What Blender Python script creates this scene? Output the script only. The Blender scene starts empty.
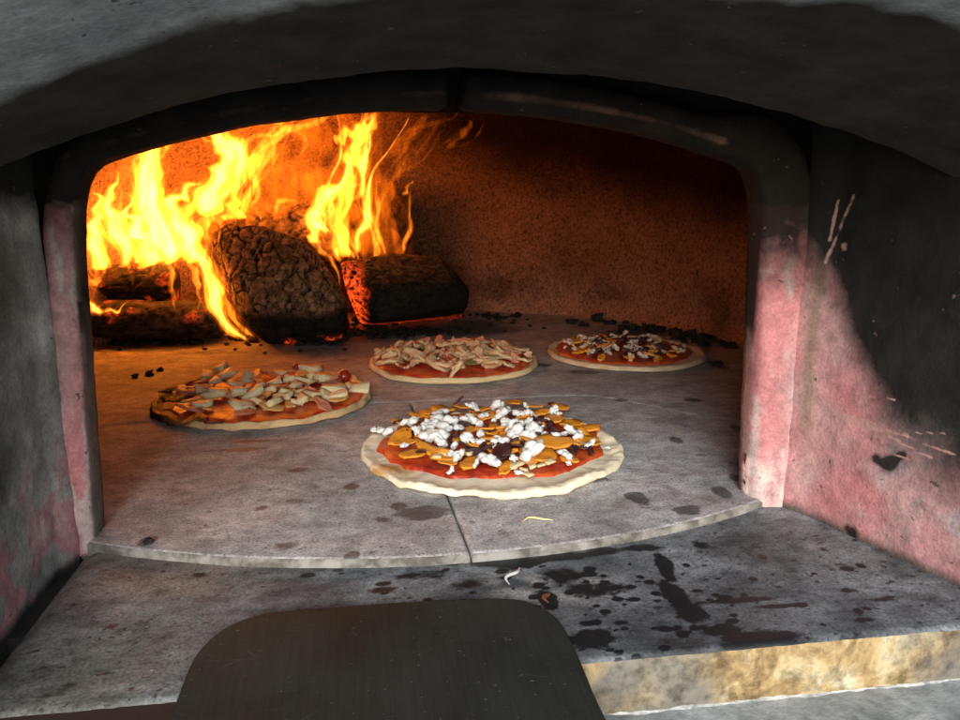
import bpy, bmesh, math, random
from math import sin, cos, tan, pi, sqrt, atan2, radians, exp
from mathutils import Vector, noise, Matrix
sc = bpy.context.scene
COL = sc.collection
rnd = random.Random(7)

# ------------------------------------------------------------------ camera
FPX, PITCH, YAW, CH = 750.0, radians(12.5), radians(8.4), 0.28
cam = bpy.data.cameras.new('camera'); co = bpy.data.objects.new('camera', cam); COL.objects.link(co)
cam.sensor_width = 36; cam.lens = 36 * FPX / 960
cam.clip_start = 0.01; cam.clip_end = 200
co.location = (0, 0, CH)
co.rotation_euler = (pi / 2 - PITCH, 0, -YAW)
sc.camera = co

def ray(px, py):
    x = (px - 480) / FPX; z = -(py - 360) / FPX
    y = cos(PITCH) + z * sin(PITCH); zz = -sin(PITCH) + z * cos(PITCH)
    return Vector((x * cos(YAW) + y * sin(YAW), -x * sin(YAW) + y * cos(YAW), zz))
def fl(px, py, z=0.0):                       # measured point of the photo on a level surface
    d = ray(px, py); t = (z - CH) / d.z
    return Vector((d.x * t, d.y * t, z))
def pl(px, py, Y):                           # measured point on an upright plane at depth Y
    d = ray(px, py); t = Y / d.y
    return Vector((d.x * t, Y, CH + d.z * t))

# ------------------------------------------------------------------ helpers
def nz(v, s=1.0, o=0.0):
    return noise.noise(Vector((v[0] * s + o, v[1] * s + o * .7, v[2] * s - o)))
def fbm(v, s=1.0, o=0.0, octv=4):
    a, r, t = 1.0, 0.0, 0.0
    for k in range(octv):
        r += a * nz(v, s * 2 ** k, o + 13.1 * k); t += a; a *= .5
    return r / t
def sm(a, b, x):
    t = max(0., min(1., (x - a) / (b - a))); return t * t * (3 - 2 * t)
def lerp(a, b, t): return a + (b - a) * t
def mixc(a, b, t): return tuple(lerp(p, q, t) for p, q in zip(a, b))

def origin_of(o):
    v = Vector((0, 0, 0))
    while o is not None:
        v += o.location; o = o.parent
    return v
def mesh_obj(name, verts, faces, mat=None, parent=None, smooth=True, matidx=None, loc=None):
    """verts in world coordinates"""
    org = origin_of(parent) if parent else Vector((0, 0, 0))
    l = Vector(loc) if loc is not None else None
    if l is None:
        l = org if parent else Vector((0, 0, 0))
    me = bpy.data.meshes.new(name)
    me.from_pydata([tuple(Vector(v) - l) for v in verts], [], faces)
    if mat:
        for m in (mat if isinstance(mat, (list, tuple)) else [mat]): me.materials.append(m)
    if matidx: me.polygons.foreach_set('material_index', matidx)
    if smooth: me.polygons.foreach_set('use_smooth', [True] * len(me.polygons))
    me.update()
    o = bpy.data.objects.new(name, me); COL.objects.link(o)
    if parent:
        o.parent = parent
    o.location = l - org
    return o
def tag(o, label=None, cat=None, group=None, kind=None):
    if label: o['label'] = label
    if cat: o['category'] = cat
    if group: o['group'] = group
    if kind: o['kind'] = kind
    return o
def empty(name, loc):
    o = bpy.data.objects.new(name, None); COL.objects.link(o); o.location = loc; o.empty_display_size = .02
    return o
def grid_faces(nu, nv, closed_u=False):
    f = []
    for i in range(nu if closed_u else nu - 1):
        for j in range(nv - 1):
            a = i * nv + j; b = ((i + 1) % nu) * nv + j
            f.append((a, b, b + 1, a + 1))
    return f
def attr(o, name, fn, color=True):
    """paint a surface: fn(world position) -> colour or value, kept with the surface"""
    me = o.data; org = origin_of(o)
    if color:
        a = me.color_attributes.new(name, 'FLOAT_COLOR', 'POINT')
        buf = []
        for v in me.vertices:
            c = fn(v.co + org); buf += [c[0], c[1], c[2], c[3] if len(c) > 3 else 1.0]
        a.data.foreach_set('color', buf)
    else:
        a = me.attributes.new(name, 'FLOAT', 'POINT')
        a.data.foreach_set('value', [fn(v.co + org) for v in me.vertices])
def evaluated(o):
    dg = bpy.context.evaluated_depsgraph_get(); dg.update()
    me = bpy.data.meshes.new_from_object(o.evaluated_get(dg))
    old = o.data; o.modifiers.clear(); o.data = me
    bpy.data.meshes.remove(old)
    return o

# ------------------------------------------------------------------ node helper
class NT:
    def __init__(s, name):
        s.m = bpy.data.materials.new(name); s.m.use_nodes = True
        s.n = s.m.node_tree.nodes; s.l = s.m.node_tree.links; s.n.clear()
        s.out = s.n.new('ShaderNodeOutputMaterial')
    def link(s, a, b): s.l.new(a, b)
    def set(s, sock, v):
        if hasattr(v, 'links') or isinstance(v, bpy.types.NodeSocket): s.l.new(v, sock)
        elif v is not None:
            if isinstance(v, tuple) and len(v) == 3 and sock.type == 'RGBA': v = (*v, 1)
            sock.default_value = v
    def coord(s): return s.n.new('ShaderNodeTexCoord').outputs['Object']
    def pos(s): return s.n.new('ShaderNodeNewGeometry').outputs['Position']
    def scale(s, vec, sc_):
        n = s.n.new('ShaderNodeVectorMath'); n.operation = 'MULTIPLY'
        s.set(n.inputs[0], vec); n.inputs[1].default_value = sc_; return n.outputs[0]
    def noise(s, vec, scale=5, detail=4, rough=.55, dist=0, col=False):
        n = s.n.new('ShaderNodeTexNoise'); s.set(n.inputs['Vector'], vec)
        n.inputs['Scale'].default_value = scale; n.inputs['Detail'].default_value = detail
        n.inputs['Roughness'].default_value = rough; n.inputs['Distortion'].default_value = dist
        return n.outputs['Color' if col else 'Fac']
    def vor(s, vec, scale=5, feature='F1', out='Distance', rand=1):
        n = s.n.new('ShaderNodeTexVoronoi'); n.feature = feature; s.set(n.inputs['Vector'], vec)
        n.inputs['Scale'].default_value = scale; n.inputs['Randomness'].default_value = rand
        return n.outputs[out]
    def ramp(s, fac, stops, interp='LINEAR'):
        n = s.n.new('ShaderNodeValToRGB'); s.set(n.inputs[0], fac)
        cr = n.color_ramp; cr.interpolation = interp
        while len(cr.elements) < len(stops): cr.elements.new(.5)
        for e, (p, c) in zip(cr.elements, stops):
            e.position = p; e.color = (c, c, c, 1) if not isinstance(c, tuple) else (*c[:3], 1)
        return n.outputs[0]
    def math(s, op, a, b=None, c=None, clamp=False):
        n = s.n.new('ShaderNodeMath'); n.operation = op; n.use_clamp = clamp
        s.set(n.inputs[0], a)
        if b is not None: s.set(n.inputs[1], b)
        if c is not None: s.set(n.inputs[2], c)
        return n.outputs[0]
    def mix(s, fac, a, b, mode='MIX'):
        n = s.n.new('ShaderNodeMix'); n.data_type = 'RGBA'; n.blend_type = mode
        s.set(n.inputs[0], fac); s.set(n.inputs[6], a); s.set(n.inputs[7], b)
        return n.outputs[2]
    def attr(s, name, out='Color'):
        n = s.n.new('ShaderNodeAttribute'); n.attribute_name = name; return n.outputs[out]
    def bump(s, h, strength=.5, dist=.002, normal=None):
        n = s.n.new('ShaderNodeBump'); s.set(n.inputs['Height'], h)
        n.inputs['Strength'].default_value = strength; n.inputs['Distance'].default_value = dist
        if normal: s.l.new(normal, n.inputs['Normal'])
        return n.outputs[0]
    def bsdf(s, color, rough=.8, normal=None, spec=.3, metallic=0, emis=None, estr=0, sss=None, sssr=None, alpha=None):
        b = s.n.new('ShaderNodeBsdfPrincipled')
        s.set(b.inputs['Base Color'], color); s.set(b.inputs['Roughness'], rough)
        b.inputs['Specular IOR Level'].default_value = spec; s.set(b.inputs['Metallic'], metallic)
        if normal: s.l.new(normal, b.inputs['Normal'])
        if emis is not None:
            s.set(b.inputs['Emission Color'], emis); s.set(b.inputs['Emission Strength'], estr)
        if sss:
            b.inputs['Subsurface Weight'].default_value = sss
            b.inputs['Subsurface Radius'].default_value = sssr or (.6, .4, .2)
            b.inputs['Subsurface Scale'].default_value = .004
        s.l.new(b.outputs[0], s.out.inputs[0]); return s.m

# ------------------------------------------------------------------ materials
def m_stone(name, bscale=1.0, rough=.75, speck=.5, streak=(1, 1.35, 1), k=1.0, gk=.72, gc=(.020, .0155, .013)):
    """painted stone: tint attribute x mottling, dark grease from the 'spot' field"""
    t = NT(name); P = t.pos()
    tint = t.attr('tint'); spot = t.attr('spot', 'Fac')
    st = t.scale(P, streak)
    n1 = t.noise(st, 14, 6, .62, .4); n2 = t.noise(st, 70, 5, .6); n3 = t.noise(P, 420, 3, .6)
    mot = t.ramp(n1, [(.28, 1 - .36 * k), (.5, .98), (.72, 1 + .32 * k)])
    mot2 = t.ramp(n2, [(.3, 1 - .32 * k), (.5, 1.0), (.72, 1 + .28 * k)])
    c = t.mix(1, tint, mot, 'MULTIPLY'); c = t.mix(1, c, mot2, 'MULTIPLY')
    gr = t.ramp(n3, [(.34, .62), (.5, 1.0), (.68, 1.32)]); c = t.mix(1, c, gr, 'MULTIPLY')
    # brownish / warm drift
    w = t.noise(st, 6, 4, .6, .6); c = t.mix(t.ramp(w, [(.45, 0.), (.7, .35)]), c, t.mix(1, c, (1.25, .93, .78), 'MULTIPLY'))
    # grease: painted field broken by noise
    ns = t.noise(st, 55, 5, .65, .3)
    f = t.math('ADD', spot, t.math('MULTIPLY', t.math('SUBTRACT', ns, .5), .9))
    g = t.ramp(f, [(.42, 0.), (.57, 1.)])
    cl = t.noise(P, 19, 5, .7, .8); c = t.mix(t.ramp(cl, [(.50, 0.), (.66, .55)]), c, t.mix(1, c, (.50, .47, .45), 'MULTIPLY'))
    tiny = t.ramp(t.math('ADD', t.noise(P, 230, 2, .5), t.math('MULTIPLY', t.noise(P, 14, 3, .6), .25)), [(.80, 0.), (.83, .75)])
    c = t.mix(tiny, c, (.02, .016, .014))
    # scattered specks everywhere
    sp = t.noise(st, 105, 2, .45); reg = t.noise(P, 9, 3, .5)
    s2 = t.math('ADD', sp, t.math('MULTIPLY', reg, .22))
    g2 = t.ramp(s2, [(.785 , 0.), (.82, speck)])
    gg = t.math('MAXIMUM', t.math('MULTIPLY', g, gk), g2)
    c = t.mix(gg, c, gc)
    ws = t.noise(P, 260, 2, .4)
    c = t.mix(t.ramp(ws, [(.755, 0.), (.79, .55)]), c, (.6, .57, .52))
    h = t.math('ADD', t.math('MULTIPLY', n2, .8), t.math('MULTIPLY', n3, .45))
    r = t.math('SUBTRACT', rough, t.math('MULTIPLY', gg, .25))
    return t.bsdf(c, r, t.bump(h, .55 * bscale, .0012), .35)

def m_wall(name, s1=(.0055, .0062, .0055), s2=(.016, .0155, .0125)):
    """plastered entrance walls and arch: tint attribute, scuffs and chips"""
    t = NT(name); P = t.pos()
    tint = t.attr('tint'); soot = t.attr('spot', 'Fac')
    n1 = t.noise(P, 16, 6, .65, .5); n2 = t.noise(P, 80, 6, .65); n3 = t.noise(P, 380, 4, .6)
    c = t.mix(1, tint, t.ramp(n1, [(.28, .72), (.5, 1.), (.74, 1.25)]), 'MULTIPLY')
    c = t.mix(1, c, t.ramp(n2, [(.28, .72), (.5, 1.), (.72, 1.22)]), 'MULTIPLY')
    c = t.mix(1, c, t.ramp(n3, [(.3, .8), (.5, 1.), (.7, 1.18)]), 'MULTIPLY')
    f = t.math('ADD', soot, t.math('MULTIPLY', t.math('SUBTRACT', t.noise(P, 22, 7, .68, .5), .5), 1.0))
    g = t.ramp(f, [(.16, 0.), (.78, 1.)])
    sootc = t.ramp(t.noise(P, 30, 5, .6), [(.35, s1), (.7, s2)])
    c = t.mix(t.math('MULTIPLY', g, .96), c, sootc)
    # thin scratches and chips showing the pink body
    scr = t.ramp(t.math('ADD', t.attr('scr', 'Fac'), t.math('MULTIPLY', t.math('SUBTRACT', t.noise(P, 140, 3, .6), .5), .9)), [(.50, 0.), (.75, 1.)])
    chip = t.ramp(t.noise(P, 170, 2, .4), [(.74, 0.), (.77, .8)])
    c = t.mix(t.math('MULTIPLY', t.math('MAXIMUM', t.math('MULTIPLY', scr, .85), t.math('MULTIPLY', chip, .4)), 1.), c, (.42, .24, .21))
    c = t.mix(t.ramp(t.noise(P, 120, 3, .5), [(.69, 0.), (.73, .75)]), c, (.03, .025, .022))
    h = t.math('ADD', t.math('MULTIPLY', n2, 1.), t.math('MULTIPLY', n3, .5))
    return t.bsdf(c, .85, t.bump(h, .7, .0016), .15)

def m_dome():
    t = NT('gritty_refractory'); P = t.pos()
    n1 = t.noise(P, 5, 5, .6, .3); v = t.vor(P, 150, 'F1'); n2 = t.noise(P, 160, 6, .72); n3 = t.noise(P, 420, 3, .6)
    base = t.ramp(n1, [(.3, (.21, .115, .085)), (.55, (.32, .18, .135)), (.75, (.42, .27, .20))])
    pit = t.ramp(n2, [(.33, .12), (.46, .8), (.65, 1.4)])
    c = t.mix(1, base, pit, 'MULTIPLY')
    tint = t.attr('tint'); c = t.mix(1, c, tint, 'MULTIPLY')
    h = t.math('ADD', t.math('MULTIPLY', n2, 1.1), t.math('MULTIPLY', n3, .5))
    h = t.math('ADD', h, t.math('MULTIPLY', v, .4))
    return t.bsdf(c, .92, t.bump(h, 1., .006), .15)

def m_char(name, ashy=.5):
    t = NT(name); P = t.pos()
    crack = t.attr('crack', 'Fac'); glow = t.attr('glow', 'Fac'); ash = t.attr('ash', 'Fac')
    n1 = t.noise(P, 60, 5, .65); n2 = t.noise(P, 260, 4, .65)
    v = t.vor(t.mix(.06, P, t.noise(P, 30, 3, .5, col=True)), 55, 'DISTANCE_TO_EDGE')
    fine = t.ramp(v, [(.0, 0.), (.035, 1.)])
    plate = t.ramp(n1, [(.3, (.05, .032, .022)), (.5, (.24, .15, .095)), (.74, (.55, .39, .27))])
    dark = t.ramp(n1, [(.3, (.008, .007, .006)), (.7, (.03, .024, .019))])
    c = t.mix(ash, dark, plate)
    c = t.mix(crack, c, (.005, .004, .003))
    c = t.mix(t.math('MULTIPLY', t.math('SUBTRACT', 1., fine), .6), c, (.006, .005, .004))
    h = t.math('ADD', t.math('MULTIPLY', fine, .8), t.math('ADD', n1, t.math('MULTIPLY', n2, .5)))
    e = t.math('MULTIPLY', glow, t.ramp(t.noise(P, 95, 4, .7), [(.42, 0.), (.7, 1.)]))
    return t.bsdf(c, .85, t.bump(h, .7, .002), .2, emis=(1., .075, .010), estr=t.math('MULTIPLY', t.math('MULTIPLY', e, t.math('ADD', .15, t.math('SUBTRACT', fine, t.math('MULTIPLY', crack, .6), None, True))), 2.2))

def m_simple(name, c1, c2, scale=60, rough=.6, bump=.4, bd=.001, spec=.4, sss=None, metallic=0, thr=(.35, .65), detail=5):
    t = NT(name); P = t.coord()
    n = t.noise(P, scale, detail, .6, .3)
    c = t.ramp(n, [(thr[0], c1), (thr[1], c2)])
    return t.bsdf(c, rough, t.bump(t.math('ADD', n, t.math('MULTIPLY', t.noise(P, scale * 5, 3, .6), .4)), bump, bd), spec, sss=sss, metallic=metallic)

def m_crust(name, a, b, toast):
    t = NT(name); P = t.coord(); bake = t.attr('bake', 'Fac')
    n = t.noise(P, 35, 5, .6, .3); n2 = t.noise(P, 160, 4, .6)
    c = t.ramp(n, [(.3, a), (.7, b)])
    f = t.math('ADD', bake, t.math('MULTIPLY', t.math('SUBTRACT', t.noise(P, 55, 5, .65, .4), .5), .9))
    c = t.mix(t.ramp(f, [(.36, 0.), (.8, 1.)]), c, toast)
    c = t.mix(t.ramp(f, [(.92, 0.), (1.15, 1.)]), c, (.03, .014, .008))
    return t.bsdf(c, .62, t.bump(t.math('ADD', n, t.math('MULTIPLY', n2, .5)), .6, .0018), .35, sss=.15)

def m_sauce(name, red, dark, oil, s=55):
    t = NT(name); P = t.coord()
    n = t.noise(P, s, 6, .65, .6); n2 = t.noise(P, 24, 4, .6, .6)
    c = t.ramp(n, [(.32, dark), (.48, red), (.64, oil)])
    c = t.mix(t.ramp(n2, [(.5, 0.), (.66, .8)]), c, oil)
    return t.bsdf(c, .32, t.bump(t.math('ADD', n, n2), .8, .003), .5)

def m_flame(name, col, strength, nscale=28, lo=.35, hi=.65, stretch=(1, 1, .22), floor_=.12):
    t = NT(name); P = t.pos()
    n = t.noise(t.scale(P, stretch), nscale, 3, .6, 1.4)
    k = t.ramp(n, [(lo, floor_), (hi, 1.)])
    e = t.n.new('ShaderNodeEmission'); e.inputs[0].default_value = (*col, 1)
    t.set(e.inputs[1], t.math('MULTIPLY', k, strength))
    t.link(e.outputs[0], t.out.inputs['Volume'])
    t.m.volume_intersection_method = 'FAST' if hasattr(t.m, 'volume_intersection_method') else None
    return t.m

HEARTH = m_stone('greasy_hearth_stone')
SLAB = m_stone('sooty_landing_stone', 1.0, .7, .75, (1, 1.5, 1), 1.4, .97, (.011, .0112, .0115))
PLASTER = m_wall('pink_fired_plaster')
VAULT = m_wall('smoked_vault_plaster', (.013, .0125, .009), (.040, .037, .028))
GRIT = m_dome()
CHAR = m_char('charred_wood')
PALE_EDGE = m_simple('chipped_pale_stone', (.10, .09, .075), (.29, .275, .245), 45, .85, .6, .002, thr=(.38, .6))
DARKGAP = m_simple('soot_black', (.008, .008, .008), (.02, .018, .016), 40, .95)

# ------------------------------------------------------------------ the oven
oven = empty('pizza_oven', (0.06, 1.2, 0))
tag(oven, 'domed wood fired pizza oven with sooty arch, pink scorched jambs and grey stone hearth', 'pizza oven')
XC = .0625; DC = Vector((.06, 1.2, 0)); DR = .65

# --- front arch profile
def inner_curve(n_arch=90):
    xl, xr, zs, zt, R = -.221, .338, .288, .346, .80
    pts = [Vector((-.233 + (xl + .233) * k / 30, 0, -.012 + (zs - .012) * k / 30)) for k in range(31)]
    arch = []
    for k in range(n_arch + 1):
        x = xl + (xr - xl) * k / n_arch
        z = zt - (x - XC) ** 2 / (2 * R)
        arch.append(Vector((x, 0, z)))
    # right corner of the opening is rounder than the left
    pts = pts[:-2] + arch + [Vector((xr + (.349 - xr) * k / 30, 0, (zs - .014) * (1 - k / 30) - .012 * k / 30)) for k in range(31)][2:]
    for _ in range(6):                      # soften the corners
        q = pts[:]
        for i in range(1, len(pts) - 1):
            w = .5
            q[i] = pts[i] * (1 - w) + (pts[i - 1] + pts[i + 1]) * .5 * w
        pts = q
    # resample
    L = [0]
    for a, b in zip(pts, pts[1:]): L.append(L[-1] + (b - a).length)
    out = []; N = 420; j = 0
    for k in range(N + 1):
        s = L[-1] * k / N
        while j < len(L) - 2 and L[j + 1] < s: j += 1
        t = (s - L[j]) / max(1e-9, L[j + 1] - L[j])
        out.append(pts[j].lerp(pts[j + 1], t))
    return out
IC = inner_curve()
def outn(i):
    a = IC[max(0, i - 3)]; b = IC[min(len(IC) - 1, i + 3)]
    d = (b - a).normalized(); return Vector((-d.z, 0, d.x))
def ring_part(name, i0, i1):
    verts = []; prof_n = None
    for i in range(i0, i1 + 1):
        p = IC[i]; n = outn(i)
        if p.z < 0.2 and n.z > -.2: pass
        side = sm(-.165, -.217, p.x) if p.x < 0 else -sm(.27, .335, p.x)
        w = .027
        if side > 0: w = lerp(.027, .021, side)
        if side < 0: w = lerp(.027, .046, -side)
        e = 1.0
        k0 = min(i - i0, i1 - i)
        if (i == i0 and i0 > 0) or (i == i1 and i1 < len(IC) - 1): e = .80
        elif (k0 == 1): e = .93 if ((i0 > 0 and i - i0 == 1) or (i1 < len(IC) - 1 and i1 - i == 1)) else 1
        low = sm(.16, 0, p.z)
        ch = .006 + .012 * (low if side < 0 else 0)
        prof = [(.03, .642), (.0, .642), (.0, .636), (0, .628), (0, .612 + ch), (.0012 , .612 + ch * .45), (ch * .45, .6125), (ch, .611)]
        m = 8
        for k in range(1, m): prof.append((lerp(ch, w - .003, k / m), .611 - .0015 * sin(pi * k / m)))
        prof += [(w - .003, .6115), (w - .0008, .6135), (w, .617), (w + .001, .63), (w + .001, .642)]
        up = 1 if e == 1 else 0
        for (nn, y) in prof:
            q = p + n * (w * .5 + (nn - w * .5) * e); yy = .64 + (y - .64) * e
            r = Vector((q.x, yy, q.z))
            d = .0016 * fbm(r, 26, 3) + .0006 * fbm(r, 120, 9, 2)
            r += n * d + Vector((0, -1, 0)) * (.0018 * fbm(r, 30, 8))
            verts.append(r)
        prof_n = len(prof)
    nu = i1 - i0 + 1
    f = []
    for i in range(nu - 1):
        for j in range(prof_n):
            a = i * prof_n + j; b = i * prof_n + (j + 1) % prof_n
            f.append((a, a + prof_n, b + prof_n, b))
    f.append(tuple(range(prof_n))); f.append(tuple(reversed(range((nu - 1) * prof_n, nu * prof_n))))
    o = mesh_obj(name, verts, f, PLASTER, oven)
    me = o.data
    return o
isplit = min(range(len(IC)), key=lambda i: abs(IC[i].x - .070) if IC[i].z > .3 else 9)
PINK = (.48, .195, .20); PINKG = (.42, .25, .245); WHT = (.52, .45, .41); BRN = (.16, .10, .075); OLV = (.10, .085, .055); GRY = (.085, .082, .075)
def ring_tint(p):
    n = fbm(Vector((p.x, p.y, p.z * .5)), 14, 2); n2 = fbm(Vector((p.x * 1.6, p.y, p.z * .35)), 60, 5)
    if p.z > .27 or (abs(p.x - XC) < .2):
        c = mixc(BRN, (.28, .15, .11), sm(-.05, .25, n))
        # worn red-brown chamfer low on the right half of the arch
        return c
    c = mixc(PINK, PINKG, sm(-.1, .3, n))
    c = mixc(c, WHT, sm(.12, .35, n2 + .3 * sm(.09, 0, p.z)) * .8)
    if p.x < 0: c = mixc(c, WHT, .35 * sm(-.226, -.222, p.x) * sm(.1, 0, p.z))
    c = mixc(c, (.16, .15, .12), .5 * sm(.622, .635, p.y))
    if p.x < 0 and p.y > .616: c = mixc(c, (.13, .11, .08), .8)
    return c
def ring_soot(p):
    # black at the crown, cleaned towards the foot
    if p.x < 0:
        s = sm(.15, .30, p.z) * .62 + .40 * sm(.28, .31, p.z)
        if p.y > .618: s = max(s, .62 * sm(.10, .2, p.z))
    else:
        s = sm(.15, .285, p.z) * .98
        if p.y > .622: s = max(s, .95 * sm(.10, .19, p.z))
    if p.z > .275 or abs(p.x - XC) < .2:
        s = 1.05
        zi = .346 - (p.x - XC) ** 2 / 1.6
        d = p.z - zi                              # height above the opening edge
        wear = exp(-((d - .010) / .0042) ** 2) * (1 if p.y < .63 else 0)
        if p.x > .07: s -= .75 * wear * sm(.07, .12, p.x) * (1 - sm(.29, .31, p.x)) * (.65 + .7 * fbm(p, 18, 4))
        else: s -= .30 * wear
    return s
ring_l = ring_part('arch_lintel', 0, isplit - 2); ring_r = ring_part('arch_lintel', isplit + 2, len(IC) - 1)
ring_l['label'] = 'left half of the sooty inner arch with its pink jamb'
ring_r['label'] = 'right half of the sooty inner arch with its broad pink jamb'
for o in (ring_l, ring_r):
    attr(o, 'tint', ring_tint); attr(o, 'spot', ring_soot, False)

# --- plate behind the arch that closes the dome mouth
def plate(name, y, curve, x0, x1, ztop, mat, thick=.0):
    v = []; n = len(curve)
    for p in curve: v.append(Vector((p.x, y, p.z)))
    cx = .0625
    for p in curve:
        if p.z < .26: q = Vector((x0 if p.x < 0 else x1, y, p.z))
        else:
            t = (p.x - curve[0].x) / (curve[-1].x - curve[0].x); q = Vector((x0 + (x1 - x0) * max(0, min(1, t)), y, ztop))
        v.append(q)
    f = [(i, i + 1, n + i + 1, n + i) for i in range(n - 1)]
    return mesh_obj(name, v, f, mat, oven)
thr = [IC[i] + outn(i) * .012 for i in range(0, len(IC), 4)]
pb = plate('dome_front_wall', .640, thr, -.75, .87, .75, DARKGAP)

# --- dome with vertical lower wall
def dome():
    v = []; NU, NV = 260, 84; H0, HT = .20, .61
    f = []
    for i in range(NU):
        th = -pi / 2 + radians(27.3) + (2 * pi - 2 * radians(27.3)) * i / (NU - 1)
        for j in range(NV):
            s = j / (NV - 1)
            if s < .36:
                z = -.01 + (H0 + .01) * s / .36; r = DR
            else:
                a = (s - .36) / .64 * pi / 2
                z = H0 + (HT - H0) * sin(a); r = DR * cos(a) + .001
            d = Vector((cos(th), sin(th), 0))
            p = DC + d * r + Vector((0, 0, z))
            b = fbm(p, 7, 4, 3) * .010 * sm(.66, .8, p.y) + fbm(p, 90, 6, 2) * .0035
            # slumped mortar heap along the foot of the wall
            b += -.022 * sm(.055, 0, z + .012 * fbm(p, 16, 2)) * sm(.72, .85, p.y)
            p = p + d * b * (1 if r > .1 else 0); p.y = max(p.y, .643 + .0001 * j); v.append(p)
    f = [tuple(reversed(q)) for q in grid_faces(NU, NV)]
    # part above the mouth
    base = len(v); NU2 = 40
    for i in range(NU2):
        th = -pi / 2 - radians(25.2) + 2 * radians(25.2) * i / (NU2 - 1)
        for j in range(NV):
            s = j / (NV - 1); a = max(.0, (s - .30)) / .70 * pi / 2
            z = .345 + (HT - .345) * sin(a)
            aa = math.asin(min(1, (z - H0) / (HT - H0))); r = DR * cos(aa) + .001
            p = DC + Vector((cos(th) * r, sin(th) * r, z)); p.y = max(p.y, .6435 + .0001 * j); v.append(p)
    f += [tuple(base + k for k in reversed(q)) for q in grid_faces(NU2, NV)]
    return mesh_obj('dome_wall', v, f, GRIT, oven)
dm = dome()
def dome_tint(p):
    # near-black upper wall on the right, warm bare refractory below, ash at the foot
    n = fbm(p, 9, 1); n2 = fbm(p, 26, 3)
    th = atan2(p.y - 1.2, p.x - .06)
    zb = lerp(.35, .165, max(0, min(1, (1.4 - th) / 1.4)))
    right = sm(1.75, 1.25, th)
    soot = sm(zb - .07, zb + .09, p.z + .03 * n) * right  # amount of darkening, above a height that drops towards the right
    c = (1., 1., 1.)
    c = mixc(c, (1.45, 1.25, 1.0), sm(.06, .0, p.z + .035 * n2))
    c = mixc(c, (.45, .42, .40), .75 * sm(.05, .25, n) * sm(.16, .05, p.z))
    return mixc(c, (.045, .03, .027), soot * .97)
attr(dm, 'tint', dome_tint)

# --- side walls of the entrance, soffit and facade
def xl_at(y): return -.249 - (.60 - y) * .03
def xr_at(y): return .383 + (.61 - y) * .30
def soff(x, y):
    zt = .357 + (.50 - y) * .115
    return zt - (x - .075) ** 2 / (2 * (.90 if x > .075 else .68))
def side_wall(name, fx, y0, y1, left):
    NY, NZ = 230, 240; v = []
    for i in range(NY):
        y = lerp(y0, y1, i / (NY - 1)); x = fx(y)
        zt = .56
        for j in range(NZ):
            z = lerp(-.055, zt, j / (NZ - 1))
            p = Vector((x, y, z))
            d = .0035 * fbm(p, 11, 2) + .0014 * fbm(p, 50, 7, 3)
            # rounded inner corner where wall meets the jamb
            cr = .006 * sm(.585, .61, y)
            if left: d = d; x2 = x + d + cr
            else: x2 = x - d - cr
            v.append(Vector((x2, y, z)))
    f = grid_faces(NY, NZ)
    if not left: f = [tuple(reversed(q)) for q in f]
    return mesh_obj(name, v, f, PLASTER, oven)
wl = side_wall('side_wall', xl_at, .28, .612, True); wr = side_wall('side_wall', xr_at, .28, .614, False)
wl['label'] = 'left entrance wall, grey and sooty with an olive stain'
wr['label'] = 'right entrance wall, pink below and soot black above'
def wr_pt(px, py):
    # photo point on the right wall plane  x = .383 + (.61 - y)*.30
    d = ray(px, py); t = (.383 + .61 * .30) / (d.x + .30 * d.y)
    return Vector((d.x * t, d.y * t, CH + d.z * t))
def wl_pt(px, py):
    d = ray(px, py); t = (-.249 - .60 * .03) / (d.x - .03 * d.y)
    return Vector((d.x * t, d.y * t, CH + d.z * t))
# soot front on the right wall, as (depth, height) pairs read off the wall
fr = [(wr_pt(a, b).y, wr_pt(a, b).z) for a, b in ((795, 215), (822, 255), (845, 300), (862, 348), (880, 395), (902, 428), (935, 458), (968, 485), (1000, 500))]
marks = [(wr_pt(877 + 3 * k, 459 + 5 * sin(k * .5)), (.0042, .0035, .0042, .0055, .0062, .0058, .0045, .0036, .0030, .0026)[k]) for k in range(10)] + [(wr_pt(852, 532), .006), (wr_pt(848, 528), .004)]
def wr_zs(y):
    if y >= fr[0][0]: return fr[0][1]
    for (ya, za), (yb, zb) in zip(fr, fr[1:]):
        if yb <= y <= ya: return lerp(za, zb, (ya - y) / max(1e-6, ya - yb))
    return fr[-1][1]
def wr_tint(p):
    n = fbm(p, 12, 2); n2 = fbm(p, 40, 5)
    c = mixc(PINK, PINKG, sm(-.25, .25, n))
    c = mixc(c, (.33, .27, .27), sm(.0, .3, n2) * .8 * sm(.57, .50, p.y))
    c = mixc(c, (.17, .13, .09), .75 * exp(-((p.y - .598) / .006) ** 2) * sm(.02, .1, p.z))
    c = mixc(c, (.09, .07, .06), sm(.004, -.008, p.z + .006 * n2))
    c = mixc(c, (.10, .10, .095), sm(wr_zs(p.y) - .03, wr_zs(p.y) + .04, p.z))
    return c
def wr_soot(p):
    zs = wr_zs(p.y)
    s = sm(zs - .085, zs + .060, p.z) * (.80 + .4 * sm(.08, .2, p.z))
    for m, r in marks:
        s = max(s, 1.3 * (1 - (p - m).length / (r * 1.6)) if (p - m).length < r * 1.6 else 0)
    return s
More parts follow.
